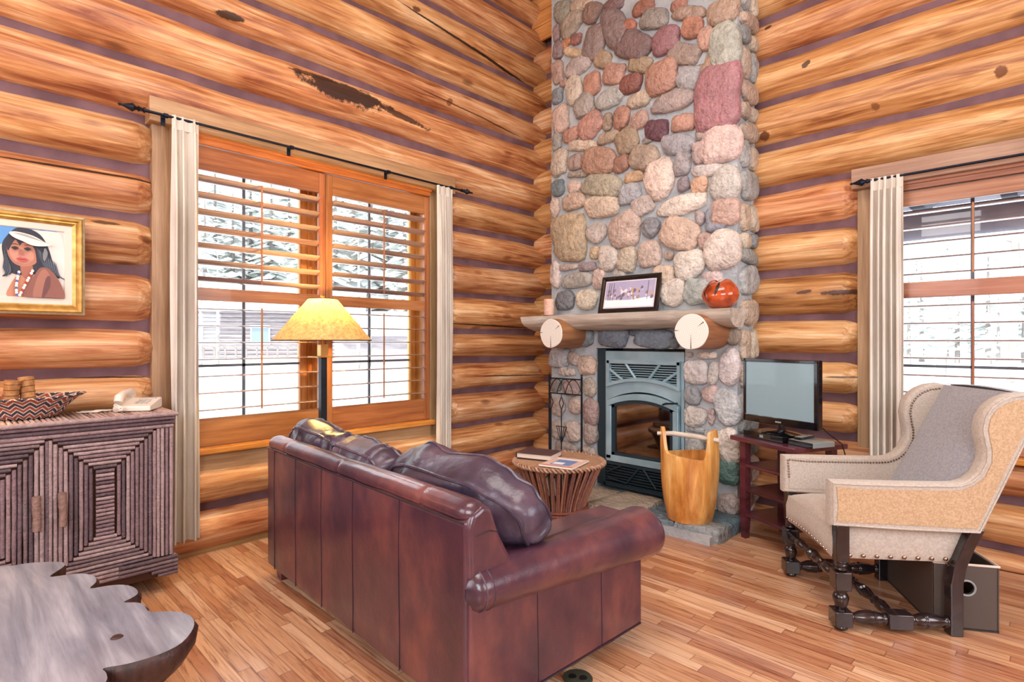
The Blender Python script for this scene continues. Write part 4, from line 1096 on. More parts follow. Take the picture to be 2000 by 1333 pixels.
# ------------------------------------------------------------------ leather sofa (local x along its length, y to its front)
SL = 1.90
sf = thing('leather_sofa', 'brown leather roll-arm sofa seen from behind, in front of the fireplace', 'sofa', (0.690, -3.222, 0), -2.6)
mb = MB()
mb.prism([(0.005, .07), (0.0, .10), (0.0, .765), (.02, .782), (.10, .782), (.25, .40), (.25, .07)], 0.0, SL, 'yz')
obj('back_panel', mb, 'leather', sf, bevel=.012, seg=3)
def roll_profile(x):
    b = 0.0
    for s in (0.27, 0.92, 1.62): b = max(b, math.exp(-((x - s) / .008) ** 2))
    return b
mb = MB(); N = 150; K = 24
def rfn(u, v):
    x = -0.005 + u * (SL + .01); th = 2 * math.pi * v
    e = min(1.0, min(u, 1 - u) * 34); e = math.sqrt(max(0.0, 1 - (1 - e) ** 2)) if e < 1 else 1
    r = (0.050 - 0.005 * roll_profile(x) + .0025 * noise.noise(Vector((x * 6, th, 2)))) * (0.45 + 0.55 * e)
    return (x, 0.054 + r * 1.15 * math.cos(th), 0.790 + r * 0.92 * math.sin(th))
mb.grid(rfn, N, K, cv=True)
mb.add([rfn(0, k / K) for k in range(K)], [tuple(range(K))]); mb.add([rfn(1, k / K) for k in range(K)], [tuple(range(K))])
obj('back_roll', mb, 'leather', sf, angle=80)
mb = MB()
for xs in (0.115, 0.42, 0.745, 1.075, 1.47):
    mb.tube([(xs + .004 * math.sin(z * 9), -0.0005, z) for z in [0.075 + .0685 * k for k in range(11)]], 0.0022, 6)
mb.tube([(0.01, -0.002, .765), (SL - .01, -0.002, .765)], .004, 8)
pp = obj('welt_seam', mb, 'seam_thread', sf); pp['kind'] = 'stuff'
for s, x in (('l', 0.0), ('r', SL)):
    mb = MB(); sg = 1 if s == 'r' else -1
    mb.prism([(.008, .56), (.002, .74), (.022, .795), (.075, .822), (.112, .80), (.15, .70), (.215, .59), (.19, .56)], x - .11 * sg if sg > 0 else x - .014, x + .014 if sg > 0 else x + .11, 'yz')
    w_ = obj('back_wing', mb, 'leather', sf, bevel=.020, seg=4)
    mb = MB()
    mb.tube([(x + sg * .006, .01, .715), (x + sg * .0145, .05, .722), (x + sg * .0145, .10, .725), (x + sg * .010, .14, .71)], .003, 6)
    obj('wing_seam', mb, 'seam_thread', w_)
for s, sg, x in (('l', -1, 0.0), ('r', 1, SL)):
    mb = MB(); xo = x + sg * .014; xi = x - sg * .19
    mb.prism([(0.012, .07), (0.012, .50), (1.01, .46), (1.045, .42), (1.045, .07)], min(xo, xi), max(xo, xi), 'yz')
    sp = obj('arm_side', mb, 'leather', sf, bevel=.010, seg=3)
    mb = MB()
    for yy in (0.345, 0.74): mb.tube([(xo + sg * .0003, yy + .003 * math.sin(z * 12), z) for z in [.075 + .07 * k for k in range(6)]], .0022, 6)
    mb.tube([(xo, .02, .072), (xo, 1.035, .072)], .004, 8)
    obj('side_seam', mb, 'seam_thread', sp)
    mb = MB(); N = 60; K = 32
    def afn(u, v, sg=sg, x=x):
        y = 0.002 + u * 1.115; th = 2 * math.pi * v
        e0 = min(1.0, u / .05); e1 = min(1.0, (1 - u) / .05)
        e = math.sqrt(max(0, 1 - (1 - e0) ** 2)) * math.sqrt(max(0.0, 1 - (1 - e1) ** 2))
        rr = 0.080 + 0.040 * u ** 1.2
        r = rr * (.35 + .65 * e) * (1 + .02 * noise.noise(Vector((u * 5, math.cos(th) * 2, math.sin(th) * 2))))
        zc = 0.520 - 0.030 * u
        return (x - sg * .030 + sg * .022 * u + r * 1.10 * math.cos(th), y, zc + r * math.sin(th))
    mb.grid(afn, N, K, cv=True)
    mb.add([afn(0, k / K) for k in range(K)], [tuple(range(K))]); mb.add([afn(1, k / K) for k in range(K)], [tuple(range(K))])
    # the arm fills in between the roll and the seat
    mb.prism([(0.02, .40), (0.02, .585), (.5, .595), (1.0, .590), (1.02, .40)], min(x - sg * .19, x - sg * .03), max(x - sg * .19, x - sg * .03), 'yz')
    ar = obj('arm_roll', mb, 'leather', sf, angle=60)
    if sg > 0:
        for uu in (.045, .075):
            mb = MB(); mb.tube([tuple(Vector(afn(uu, k / 24))) for k in range(-7, 8)], .003, 6)
            obj('arm_welt', mb, 'leather_soft', ar)
mb = MB(); mb.box(.18, .2, .09, SL - .18, .96, .30)
obj('seat_base', mb, 'leather', sf, bevel=.02)
for k in range(2):
    mb = MB(); w = (SL - .38) / 2
    mb.pillow(w, .76, .19, n=14, e=6); sc = obj('seat_cushion', mb, 'leather_soft', sf, loc=(.19 + w * (k + .5), .62, .385), rot=(R(90), 0, 0), angle=80)
for k, (cx, cy, cz, w, h, t, tx, ty, tz) in enumerate((
        (0.255, .255, .700, .58, .46, .25, 16, 4, 4), (0.80, .25, .675, .60, .45, .25, 17, 1, -2), (1.475, .36, .665, .90, .50, .30, 27, 3, 5))):
    mb = MB(); mb.pillow(w, h, t, n=26, e=3.9, wr=.034, seed=k * 3.7 + 1, pinch=.10)
    loops = []
    for vv in (.355, .645):
        loops.append([Vector(mb.pfn(j / 96, vv)) * 1.006 for j in range(96)])
    if k == 2:
        def lift(p):
            p = Vector(p); q = p.x / (w / 2); s_ = min(1, max(0, (q - .25) / .6)); s_ = s_ * s_ * (3 - 2 * s_)
            if p.z < 0.05: p.z = .05 + (p.z - .05) * (1 - .62 * s_)
            p.z -= .05 * s_ * (p.z > 0) * p.z / .25
            return p
        mb.v = [tuple(lift(p)) for p in mb.v]; loops = [[lift(p) for p in lp] for lp in loops]
    cu = obj('back_cushion', mb, 'leather_soft', sf, loc=(cx, cy, cz), rot=(R(tx), R(ty), R(tz)), angle=85)
    for lp in loops:
        mb = MB(); mb.tube(lp, .0085, 6, closed=True); obj('piping', mb, 'leather_soft', cu)
for x, y in ((.09, .07), (SL - .09, .07), (.09, .90), (SL - .09, .90)):
    mb = MB(); mb.tube([(x, y, .0), (x, y, .09)], [.045, .058], 4, sq=True); obj('leg', mb, 'stand_wood', sf, smooth=False)

# ------------------------------------------------------------------ floor lamp
fl_ = thing('floor_lamp', 'floor lamp with dark square pole and lit tan conical shade behind the sofa', 'lamp', (0.35, -2.70, 0))
mb = MB(); mb.box(-.13, -.13, 0, .13, .13, .03); obj('base', mb, 'black_iron', fl_, smooth=False, bevel=.006)
mb = MB(); mb.box(-.022, -.022, .03, .022, .022, 1.285); obj('pole', mb, 'black_iron', fl_, smooth=False, bevel=.003)
mb = MB(); mb.box(-.075, -.075, 1.285, .075, .075, 1.293); mb.box(-.028, -.028, 1.293, .028, .028, 1.375); obj('socket_block', mb, 'brass', fl_, smooth=False, bevel=.002)
mb = MB(); mb.tube([(0, 0, 1.375), (0, 0, 1.69)], .006, 8); mb.lathe([(0, 0), (.012, .004), (.010, .014), (.014, .022), (.006, .034), (0, .038)], (0, 0, 1.695), 14); obj('finial', mb, 'brass', fl_)
mb = MB(); NN = 64
mb.lathe([(.335, 1.405), (.215, 1.553), (.098, 1.695)], n=NN, caps=False)
sh = obj('lamp_shade', mb, 'parchment_shade', fl_, angle=60)
mb = MB(); mb.tube([(.334 * math.cos(6.2832 * k / 48), .334 * math.sin(6.2832 * k / 48), 1.405) for k in range(48)], .004, 6, closed=True)
mb.tube([(.098 * math.cos(6.2832 * k / 32), .098 * math.sin(6.2832 * k / 32), 1.695) for k in range(32)], .003, 6, closed=True); obj('shade_wire', mb, 'scroll_cord', sh)
mb = MB()
for k in range(3): a = 2.1 * k; mb.tube([(0, 0, 1.675), (.096 * math.cos(a), .096 * math.sin(a), 1.693)], .0025, 6)
obj('spider', mb, 'brass', sh)
em = bpy.data.materials.new('bulb_glow'); t = NT(em); e_ = t.n('ShaderNodeEmission'); e_.inputs['Color'].default_value = (1, .72, .34, 1); e_.inputs['Strength'].default_value = 14
t.l(e_.outputs[0], t.out.inputs['Surface']); MATS['bulb_glow'] = em
obj('bulb', MB().lathe([(0, -.05), (.014, -.045), (.016, -.02), (.03, .01), (.032, .03), (.022, .05), (0, .058)], (0, 0, 1.60), 16), 'bulb_glow', fl_)
def bulb_light(loc, pw, col, r=.03):
    d = bpy.data.lights.new('lamp_bulb', 'POINT'); d.energy = pw; d.color = col; d.shadow_soft_size = r
    o = bpy.data.objects.new('lamp_bulb', d); o.location = loc; COL.objects.link(o)
bulb_light((0.35, -2.70, 1.635), 120, (1, .64, .20), .04)
# table lamp at the far left end of the cabinet; its light falls on the logs
tl2 = thing('table_lamp', 'small lit table lamp at the left end of the twig cabinet', 'lamp', (0.27, -4.80, 1.005))
obj('base', MB().lathe([(0, 0), (.075, 0), (.07, .015), (.02, .03), (.03, .10), (.045, .16), (.03, .24), (.012, .27), (.010, .40), (0, .41)], n=24), 'stand_wood', tl2)
obj('lamp_shade', MB().lathe([(.17, .34), (.08, .56)], n=40, caps=False), 'parchment_shade', tl2)
bulb_light((0.27, -4.80, 1.47), 22, (1, .62, .24), .04)

# ------------------------------------------------------------------ wing armchair: local x = backwards, y = to the far side
ch = thing('wing_armchair', 'beige linen wing armchair with nailhead trim and dark turned legs at the right', 'armchair', (3.296, -1.555, 0), 38.3)
PR = [(-.03, .507), (-.032, .60), (-.03, .722), (.10, .722), (.30, .722), (.50, .724), (.545, .728), (.585, .744), (.625, .78), (.650, .835), (.652, .88), (.642, .93), (.634, .985), (.645, 1.045), (.675, 1.095),
      (.715, 1.128), (.765, 1.150), (.825, 1.158), (.875, 1.146), (.905, 1.118), (.900, 1.07), (.80, .85), (.72, .67), (.635, .49), (.3, .492)]
def inset(poly, d):
    n = len(poly); out = []
    A = sum(poly[i][0] * poly[(i + 1) % n][1] - poly[(i + 1) % n][0] * poly[i][1] for i in range(n))
    sg = 1 if A > 0 else -1
    for i in range(n):
        p, q, r = Vector(poly[i - 1]), Vector(poly[i]), Vector(poly[(i + 1) % n])
        a = (q - p).normalized(); b = (r - q).normalized()
        nn = (Vector((-a.y, a.x)) + Vector((-b.y, b.x))) * sg
        nn = nn.normalized() if nn.length > 1e-6 else Vector((0, 0))
        out.append(tuple(q + nn * d))
    return out
for far in (0, 1):
    y0, y1 = (0.0, 0.075) if not far else (0.605, 0.68)
    mb = MB(); n = len(PR)
    rings = [(inset(PR, .012), y0), (inset(PR, .003), y0 + .008), (PR, y0 + .02), (PR, y1 - .02), (inset(PR, .003), y1 - .008), (inset(PR, .012), y1)]
    vs = [(a, y, b) for pr_, y in rings for a, b in pr_]
    fs = [tuple(reversed(range(n))), tuple(5 * n + k for k in range(n))]
    for i in range(5):
        for k in range(n): fs.append((i * n + k, i * n + (k + 1) % n, (i + 1) * n + (k + 1) % n, (i + 1) * n + k))
    mb.add(vs, fs)
    sd_ = obj('wing_side', mb, 'linen', ch, angle=35)
    # outer/inner cover panels in a slightly different cloth, a hair proud
    ip = inset(PR, .032)
    out_y = y0 if not far else y1
    mb = MB(); mb.prism(ip, out_y - .004, out_y + .004, 'xz'); cv = obj('outer_cover', mb, 'burlap', sd_, smooth=False); lab(cv, 'tan burlap outer side panel')
    mb = MB(); iy = y1 if not far else y0; mb.prism(inset(PR, .036), iy - .003, iy + .003, 'xz'); obj('inner_cover', mb, 'linen', sd_, smooth=False)
    mb = MB(); mb.tube([(a, out_y + (.002 if far else -.002), b) for a, b in inset(PR, .012)], .0045, 6, closed=True); obj('piping', mb, 'linen', sd_)
    # nailheads along the inner edge
    mb = MB(); path = inset(PR, .030)[1:18]; step = .016; acc = 0.0
    ysd = iy + (.003 if not far else -.003)
    for k in range(len(path) - 1):
        p, q = Vector(path[k]), Vector(path[k + 1]); L_ = (q - p).length; dd = acc
        while dd < L_:
            c = p + (q - p) * (dd / L_); mb.lathe([(0.0062, 0.0), (.005, .003 if not far else -.003), (0.0, .0045 if not far else -.0045)], (c.x, ysd, c.y), 6, axis='y', caps=False)
            dd += step
        acc = dd - L_
    nh = obj('nailhead_trim', mb, 'nickel_nails', sd_); nh['kind'] = 'stuff'
# back: leaning slab, puffed front
def bfn(u, v):
    t = v; y = 0.075 + .53 * u
    ub = .50 + (.862 - .50) * t + .045 * math.sin(math.pi * t) * 0; z = .46 + (1.150 - .46) * t
    puff = .035 * (math.sin(math.pi * u) ** .5) * (math.sin(math.pi * min(1, .06 + t * .94)) ** .6)
    return (ub - puff - .012, y, z)
mb = MB(); mb.grid(bfn, 16, 24)
def bk(u, v): return (.62 + (.905 - .62) * v, .075 + .53 * u, .46 + (1.118 - .46) * v)
mb.grid(bk, 8, 12)
top = [(bfn(.5, 1)[0], 1.150)]
def tfn(u, v):
    a = Vector(bfn(u, 1)); b = Vector(bk(u, 1)); c = a.lerp(b, v); return (c.x, c.y, c.z + .018 * math.sin(math.pi * v) + .012 * math.sin(math.pi * u))
mb.grid(tfn, 16, 8)
obj('back', mb, 'linen_gray', ch, angle=70)
mb = MB(); mb.prism([(.622, .46), (.905, 1.12), (.915, 1.115), (.64, .46)], .02, .66, 'xz'); obj('back_cover', mb, 'burlap', ch, smooth=False)
# seat
mb = MB()
def sfn(u, v):
    x = .0 + .60 * u; y = .055 + .57 * v
    zt = .485 + .055 * (math.sin(math.pi * min(max(v, .0), 1)) ** .5) * (min(1, u * 5 + .0) ** .5)
    return (x + (-.018 if u > 0 and u < .2 else 0) * math.sin(math.pi * v), y, zt)
NX, NY = 26, 26
vs = [sfn(i / (NX - 1), j / (NY - 1)) for i in range(NX) for j in range(NY)]
fs = [(i * NY + j, i * NY + j + 1, (i + 1) * NY + j + 1, (i + 1) * NY + j) for i in range(NX - 1) for j in range(NY - 1)]
mb.add(vs, fs); bot = len(mb.v)
rim = [(i, 0) for i in range(NX)] + [(NX - 1, j) for j in range(1, NY)] + [(i, NY - 1) for i in range(NX - 2, -1, -1)] + [(0, j) for j in range(NY - 2, 0, -1)]
rows = []
for zz, ex in ((.42, .012), (.36, .010), (.335, .0)):
    row = []
    for i, j in rim:
        x, y, _ = vs[i * NY + j]
        cx, cy = .30, .34; dx, dy = x - cx, y - cy; L_ = math.hypot(dx, dy)
        row.append((x + dx / L_ * ex, y + dy / L_ * ex, zz + (.0 if zz > .34 else (.018 * (1 - min(1, abs(y - .34) / .26)) if i == 0 else 0))))
    rows.append(row)
allr = [[vs[i * NY + j] for i, j in rim]] + rows; m_ = len(rim)
vv = [p for r_ in allr for p in r_]; ff = [(a * m_ + k, a * m_ + (k + 1) % m_, (a + 1) * m_ + (k + 1) % m_, (a + 1) * m_ + k) for a in range(3) for k in range(m_)]
ff.append(tuple(3 * m_ + k for k in range(m_))); mb.add(vv, ff)
se = obj('seat', mb, 'linen', ch, angle=60)
for k in range(8):
    mb = MB(); mb.lathe([(.0105, 0), (.009, -.006), (.004, -.009), (0, -.010)], (.075 + .062 * k, .047, .352), 12, axis='y', caps=False); obj('leather_button', mb, 'nickel_nails', se)
for k in range(16):
    mb = MB(); mb.lathe([(.007, 0), (.006, -.004), (0, -.006)], (-.018, .085 + .034 * k, .362 + .012 * math.sin(math.pi * k / 15)), 8, axis='x', caps=False); obj('front_nail', mb, 'nickel_nails', se)
# turned front legs
def turned(mb, p, q, prof, n=14):
    p, q = Vector(p), Vector(q); mb.tube([p.lerp(q, t_) for t_, _ in prof], [r_ for _, r_ in prof], n)
def front_leg(y):
    mb = MB(); h = .027
    mb.box(-.005, y - h, .33, .055, y + h, .51)
    c = (.025, y, 0)
    mb.lathe([(.020, .285), (.030, .292), (.022, .302), (.032, .312), (.026, .322), (.034, .333)], c, 16)
    mb.box(-.012, y - .036, .195, .062, y + .036, .285)
    mb.lathe([(.034, .075), (.026, .085), (.020, .095), (.024, .105), (.034, .135), (.037, .155), (.030, .172), (.022, .18), (.032, .188), (.030, .197)], c, 16)
    mb.box(-.015, y - .040, .022, .065, y + .040, .095)
    mb.lathe([(.026, 0), (.034, .008), (.034, .018), (.028, .024)], c, 16)
    return mb
for y in (.03, .65): obj('front_leg', front_leg(y), 'chair_dark', ch, bevel=.004)
for y in (.03, .65):
    mb = MB(); pts = [(.535, 0), (.535, .25), (.55, .33), (.585, .42), (.63, .51)]
    poly = [(a - .028, b) for a, b in pts] + [(a + .028, b) for a, b in reversed(pts)]
    mb.prism(poly, y - .027, y + .027, 'xz'); obj('rear_leg', mb, 'chair_dark', ch, smooth=False, bevel=.004)
beads = [(0, .022), (.03, .03), (.06, .024), (.09, .018), (.12, .028), (.2, .034), (.27, .026), (.29, .019), (.31, .028), (.34, .02), (.40, .028), (.46, .034), (.49, .022), (.5, .036), (.51, .022), (.54, .034), (.60, .028), (.66, .02), (.69, .028), (.71, .019), (.73, .026), (.8, .034), (.88, .028), (.91, .018), (.94, .024), (.97, .03), (1, .022)]
sb = [(0, .022), (.05, .030), (.09, .022), (.14, .022), (.3, .033), (.5, .036), (.6, .037), (.62, .030), (.7, .033), (.88, .024), (.93, .030), (1, .024)]
mb = MB(); turned(mb, (.025, .06, .24), (.025, .62, .24), [(a, b * .85) for a, b in beads]); obj('front_stretcher', mb, 'chair_dark', ch, angle=50)
for y in (.03, .65):
    mb = MB(); turned(mb, (.065, y, .058), (.235, y, .058), sb); turned(mb, (.51, y, .058), (.335, y, .058), sb); mb.box(.23, y - .036, .022, .34, y + .036, .094)
    obj('side_stretcher', mb, 'chair_dark', ch, angle=40, bevel=.006)
mb = MB(); turned(mb, (.285, .066, .058), (.285, .614, .058), [(a, b * .85) for a, b in beads]); obj('center_stretcher', mb, 'chair_dark', ch, angle=50)

# ------------------------------------------------------------------ woven leather storage box behind the chair
def weave_mat():
    m = bpy.data.materials.new('woven_leather'); t = NT(m); setp(t.b, rough=.45)
    v = coords(t, (420, 420, 420), shift=False)
    w1 = t.n('ShaderNodeTexWave', bands_direction='X', i_Scale=.42); w2 = t.n('ShaderNodeTexWave', bands_direction='Z', i_Scale=.42)
    w3 = t.n('ShaderNodeTexWave', bands_direction='Y', i_Scale=.42)
    for w in (w1, w2, w3): t.l(v, w.inputs['Vector'])
    a = t.n('ShaderNodeMath', operation='MAXIMUM'); t.l(w1.outputs['Fac'], a.inputs[0]); t.l(w3.outputs['Fac'], a.inputs[1])
    b = t.n('ShaderNodeMath', operation='MULTIPLY'); t.l(a.outputs[0], b.inputs[0]); t.l(w2.outputs['Fac'], b.inputs[1])
    r = ramp(t, [(0, '2a2422'), (1, '85746a')]); t.l(b.outputs[0], r.inputs['Fac']); t.l(r.outputs['Color'], t.b.inputs['Base Color'])
    t.l(bump(t, b.outputs[0], .3, .003), t.b.inputs['Normal']); MATS['woven_leather'] = m
weave_mat()
bx = thing('storage_box', 'open dark woven storage box with a round hand hole, behind the armchair', 'box', (3.852, -1.040, 0), 31)
bw, bd, bh = .272, .56, .318
def bpanel(nm, x0, y0, x1, y1): obj(nm, MB().box(x0, y0, .0 + .006, x1, y1, bh), 'woven_leather', bx, smooth=False, bevel=.003)
# front wall with a hole
mb = MB(); hx, hzz, hr = -.135, .205, .032; K = 24
for y in (0.0, .012):
    ring = [(hx + hr * math.cos(2 * math.pi * k / K), y, hzz + hr * math.sin(2 * math.pi * k / K)) for k in range(K)]
    outer = []
    for k in range(K):
        c, s_ = math.cos(2 * math.pi * k / K), math.sin(2 * math.pi * k / K)
        tx = ((0 - hx) if c > 0 else (-bw - hx)) / c if abs(c) > 1e-6 else 1e9; tz = ((bh - hzz) if s_ > 0 else (.006 - hzz)) / s_ if abs(s_) > 1e-6 else 1e9
        t_ = min(tx, tz); outer.append((hx + c * t_, y, hzz + s_ * t_))
    mb.add(ring + outer, [(k, (k + 1) % K, K + (k + 1) % K, K + k) for k in range(K)])
    for cxn, czn in ((0, bh), (-bw, bh), (-bw, .006), (0, .006)):
        # close the corners left by the fan
        best = sorted(range(K), key=lambda k: (outer[k][0] - cxn) ** 2 + (outer[k][2] - czn) ** 2)[:2]
        mb.add([outer[best[0]], (cxn, y, czn), outer[best[1]]], [(0, 1, 2)])
mb.add([(hx + hr * math.cos(2 * math.pi * k / K), y, hzz + hr * math.sin(2 * math.pi * k / K)) for y in (0, .012) for k in range(K)], [(k, (k + 1) % K, K + (k + 1) % K, K + k) for k in range(K)])
obj('front_wall', mb, 'woven_leather', bx, smooth=False)
mb = MB(); mb.tube([(hx + (hr + .004) * math.cos(6.2832 * k / 28), -.002, hzz + (hr + .004) * math.sin(6.2832 * k / 28)) for k in range(28)], .005, 6, closed=True); obj('grommet', mb, 'device_gray', bx)
bpanel('side_wall', -.012, 0, 0, bd); bpanel('side_wall', -bw, .012, -bw + .012, bd); bpanel('rear_wall', -bw, bd - .012, 0, bd)
obj('bottom', MB().box(-bw, .0, .0, 0, bd, .012), 'black_leather', bx, smooth=False)
obj('lining', MB().box(-bw + .02, .02, .012, -.02, bd - .02, .10), 'black_rubber', bx, smooth=False)
mb = MB(); mb.tube([(0.0, 0, bh), (-bw, 0, bh), (-bw, bd, bh), (0, bd, bh)], .006, 6, closed=True); obj('rim', mb, 'device_gray' if False else 'book_pages', bx)

# ------------------------------------------------------------------ TV stand, TV and boxes
tvs = thing('tv_stand', 'reddish-brown wooden open stand with three shelves under the television', 'tv stand', (2.385, -.600, 0), -25)
Wd, Dp = .52, .46
obj('top', MB().box(-.02, -.01, .69, Wd + .02, Dp, .722), 'stand_wood', tvs, smooth=False, bevel=.004)
for x, y in ((.035, .03), (Wd - .085, .03), (.035, Dp - .08), (Wd - .085, Dp - .08)):
    mb = MB(); c = (x + .025, y + .025)
    mb.tube([(c[0], c[1], 0), (c[0], c[1], .14)], [.026, .036], 4, sq=True); mb.box(x, y, .14, x + .05, y + .05, .69)
    obj('leg', mb, 'stand_wood', tvs, smooth=False)
for zz in (.16, .335, .51): obj('shelf', MB().box(.04, .035, zz, Wd - .04, Dp - .035, zz + .018), 'stand_wood', tvs, smooth=False, bevel=.002)
rc = thing('cable_box', 'black cable box lying under the television on the stand', 'media player', (2.49, -.545, .724), -24)
obj('case', MB().box(-.03, -.04, 0, .31, .20, .042), 'tv_black', rc, smooth=False, bevel=.003)
obj('display', MB().box(.12, -.0425, .012, .15, -.039, .03), 'device_gray', rc, smooth=False)
dv = thing('dvd_player', 'grey disc player lying on the stand, right of the television foot', 'media player', (2.83, -.685, .724), -25)
obj('case', MB().box(-.035, -.02, 0, .15, .17, .035), 'device_gray', dv, smooth=False, bevel=.003)
obj('front_panel', MB().box(-.035, -.024, .002, .15, -.019, .033), 'tv_black', dv, smooth=False)
rm = thing('remote_control', 'dark remote control lying on the grey disc player', 'remote', (2.87, -.63, .7605), -12)
obj('body', MB().box(-.03, -.08, 0, .02, .09, .016), 'tv_black', rm, smooth=False, bevel=.004)
mb = MB()
for i in range(5):
    for j in range(3): mb.box(-.024 + j * .015, -.07 + i * .026, .016, -.013 + j * .015, -.052 + i * .026, .0185)
kb = obj('keys', mb, 'device_gray', rm, smooth=False); kb['kind'] = 'stuff'
tv = thing('television', 'small flat television on the wooden stand, pale blue reflection painted on its screen', 'television', (2.693, -.587, .766), -19.4)
tw, z0_, z1_ = .579, .060, .509
mb = MB(); mb.box(-tw / 2, 0, z0_, tw / 2, .045, z1_); obj('housing', mb, 'tv_black', tv, smooth=False, bevel=.006)
mb = MB(); b_ = .022; mb.box(-tw / 2, -.008, z0_, tw / 2, .0, z0_ + .05); mb.box(-tw / 2, -.008, z1_ - b_, tw / 2, 0, z1_); mb.box(-tw / 2, -.008, z0_, -tw / 2 + b_, 0, z1_); mb.box(tw / 2 - b_ - .004, -.008, z0_, tw / 2, 0, z1_)
bz = obj('bezel', mb, 'tv_black', tv, smooth=False, bevel=.003)
obj('screen', MB().box(-tw / 2 + b_, -.003, z0_ + .05, tw / 2 - b_ - .004, -.001, z1_ - b_), 'tv_screen_reflection', tv, smooth=False)
obj('badge', MB().box(-.02, -.0095, z0_ + .016, .025, -.008, z0_ + .026), 'device_gray', tv, smooth=False)
mb = MB(); mb.tube([(0, .03, .02), (0, .02, .09)], [.03, .022], 12); obj('neck', mb, 'tv_black', tv)
mb = MB(); mb.lathe([(0, 0), (.115, 0), (.12, .006), (.09, .014), (.03, .024), (0, .026)], (0, .03, 0), 32); mb.v = [(x * 1.15, y, z) for x, y, z in mb.v]; obj('foot', mb, 'tv_black', tv)
cb = obj('power_cable', MB().tube([(2.95, -.62, .86), (2.99, -.56, .80), (3.06, -.52, .735), (3.075, -.45, .60), (3.06, -.35, .30)], .0035, 6), 'black_rubber'); tag(cb, 'thin black cable hanging from the television behind the stand', 'cable')

# ------------------------------------------------------------------ twig side table with book and magazine
tt = thing('twig_table', 'hourglass side table of bound reddish twigs with a braided rim, beside the sofa', 'side table', (1.375, -1.335, 0))
tr = random.Random(11)
for k in range(72):
    a = 2 * math.pi * k / 72 + tr.uniform(-.02, .02); mb = MB(); mb.tint = tr.choice(['7c4838', '8c5a48', '6c4034', '9c6c58', '7a5048', '8a6050'])
    pts = []; rads = []
    for z_, r_ in ((0.0, .225), (.06, .205), (.14, .19), (.22, .205), (.32, .245), (.42, .29), (.49, .322)):
        aa = a + (z_ - .2) * .22 * (1 if k % 2 else .3)
        pts.append((r_ * math.cos(aa), r_ * math.sin(aa), z_)); rads.append(.0085 + tr.uniform(-.001, .0015))
    mb.tube(pts, rads, 7); obj('twig', mb, 'twig_bark', tt, angle=70)
mb = MB()
for zz in (.125, .145, .165):
    mb.tint = '7c4434'; mb.tube([(.212 * math.cos(6.2832 * k / 48), .212 * math.sin(6.2832 * k / 48), zz + .006 * math.sin(6.2832 * k / 48 + zz * 40)) for k in range(48)], .011, 8, closed=True)
obj('binding', mb, 'twig_bark', tt, angle=80)
for s in range(2):
    mb = MB(); mb.tint = 'b08c74' if s else '9c765e'
    mb.tube([((.332 + .014 * math.sin(34 * 6.2832 * k / 340 + s * 3.14)) * math.cos(6.2832 * k / 340), (.332 + .014 * math.sin(34 * 6.2832 * k / 340 + s * 3.14)) * math.sin(6.2832 * k / 340), .497 + .011 * math.cos(34 * 6.2832 * k / 340 + s * 3.14)) for k in range(340)], .0085, 6, closed=True)
    obj('braided_rim', mb, 'twig_bark', tt, angle=80)
mb = MB(); mb.tint = 'a88468'; mb.lathe([(0, .49), (.328, .49), (.328, .505), (0, .505)], n=48); obj('table_top', mb, 'twig_bark', tt)
bk_ = thing('hardcover_book', 'dark brown hardcover binder book on the twig table, left of the magazine', 'book', (1.215, -1.375, .513), 18)
obj('pages', MB().box(-.14, -.105, .004, .135, .105, .036), 'book_pages', bk_, smooth=False)
mb = MB(); mb.box(-.145, -.112, 0, .14, .112, .004); mb.box(-.145, -.112, .036, .14, .112, .040); mb.box(-.15, -.112, 0, -.145, .112, .04); obj('cover', mb, 'book_cover', bk_, smooth=False, bevel=.001)
mg = thing('magazine', 'glossy magazine with a blue mountain cover on the twig table', 'magazine', (1.508, -1.435, .513), 14)
obj('pages', MB().box(-.13, -.15, 0, .13, .15, .009), 'paper', mg, smooth=False)
mb = MB(); mb.tint = 'd8b8a8'; mb.box(-.13, -.15, .009, .13, .15, .0105); mb.tint = '6c88b8'; mb.box(-.07, -.10, .0105, .08, .07, .0115); mb.tint = 'e8ecf4'; mb.box(-.06, -.08, .0115, .02, -.02, .012); mb.box(-.10, .09, .0105, .10, .11, .0115)
mb.tint = 'b05848'; mb.box(-.12, -.14, .0105, .12, -.125, .0115); obj('cover', mb, 'print', mg, smooth=False)

# ------------------------------------------------------------------ carved wooden bucket on the hearth
bu = thing('wood_bucket', 'tall hollowed log bucket with a bar handle standing on the hearth', 'bucket', (2.125, -.745, .098), 8)
def bfn2(u, z, off=0.0):
    th = 2 * math.pi * u
    k = z / .50
    r = .140 + .056 * math.sin(math.pi * min(1, .04 + k * .55)) ** .8 + .05 * max(0, k - .9) * max(0, -math.cos(th - R(34))) + .004 * math.sin(th * 7) + .006 * noise.noise(Vector((math.cos(th) * 1.5, math.sin(th) * 1.5, z * 2)))
    r = r * (1 - .08 * max(0, .12 - k)) - off
    return (r * 1.05 * math.cos(th), r * .95 * math.sin(th), z)
def rim(u):
    th = (u % 1) * 360
    e = 0.0
    for c, w in ((214, 13), (-8, 25)):
        d = abs((th - c + 180) % 360 - 180); e = max(e, 1 / (1 + math.exp((d - w) / 2.4)))
    return .475 + .012 * math.sin(u * 12) + .19 * e
mb = MB(); NU, NV = 120, 22
vs = []
for i in range(NU):
    for j in range(NV):
        vs.append(bfn2(i / NU, rim(i / NU) * j / (NV - 1)))
for i in range(NU):
    for j in range(NV):
        vs.append(bfn2(i / NU, max(.03, rim(i / NU) * j / (NV - 1)), .024))
fs = []
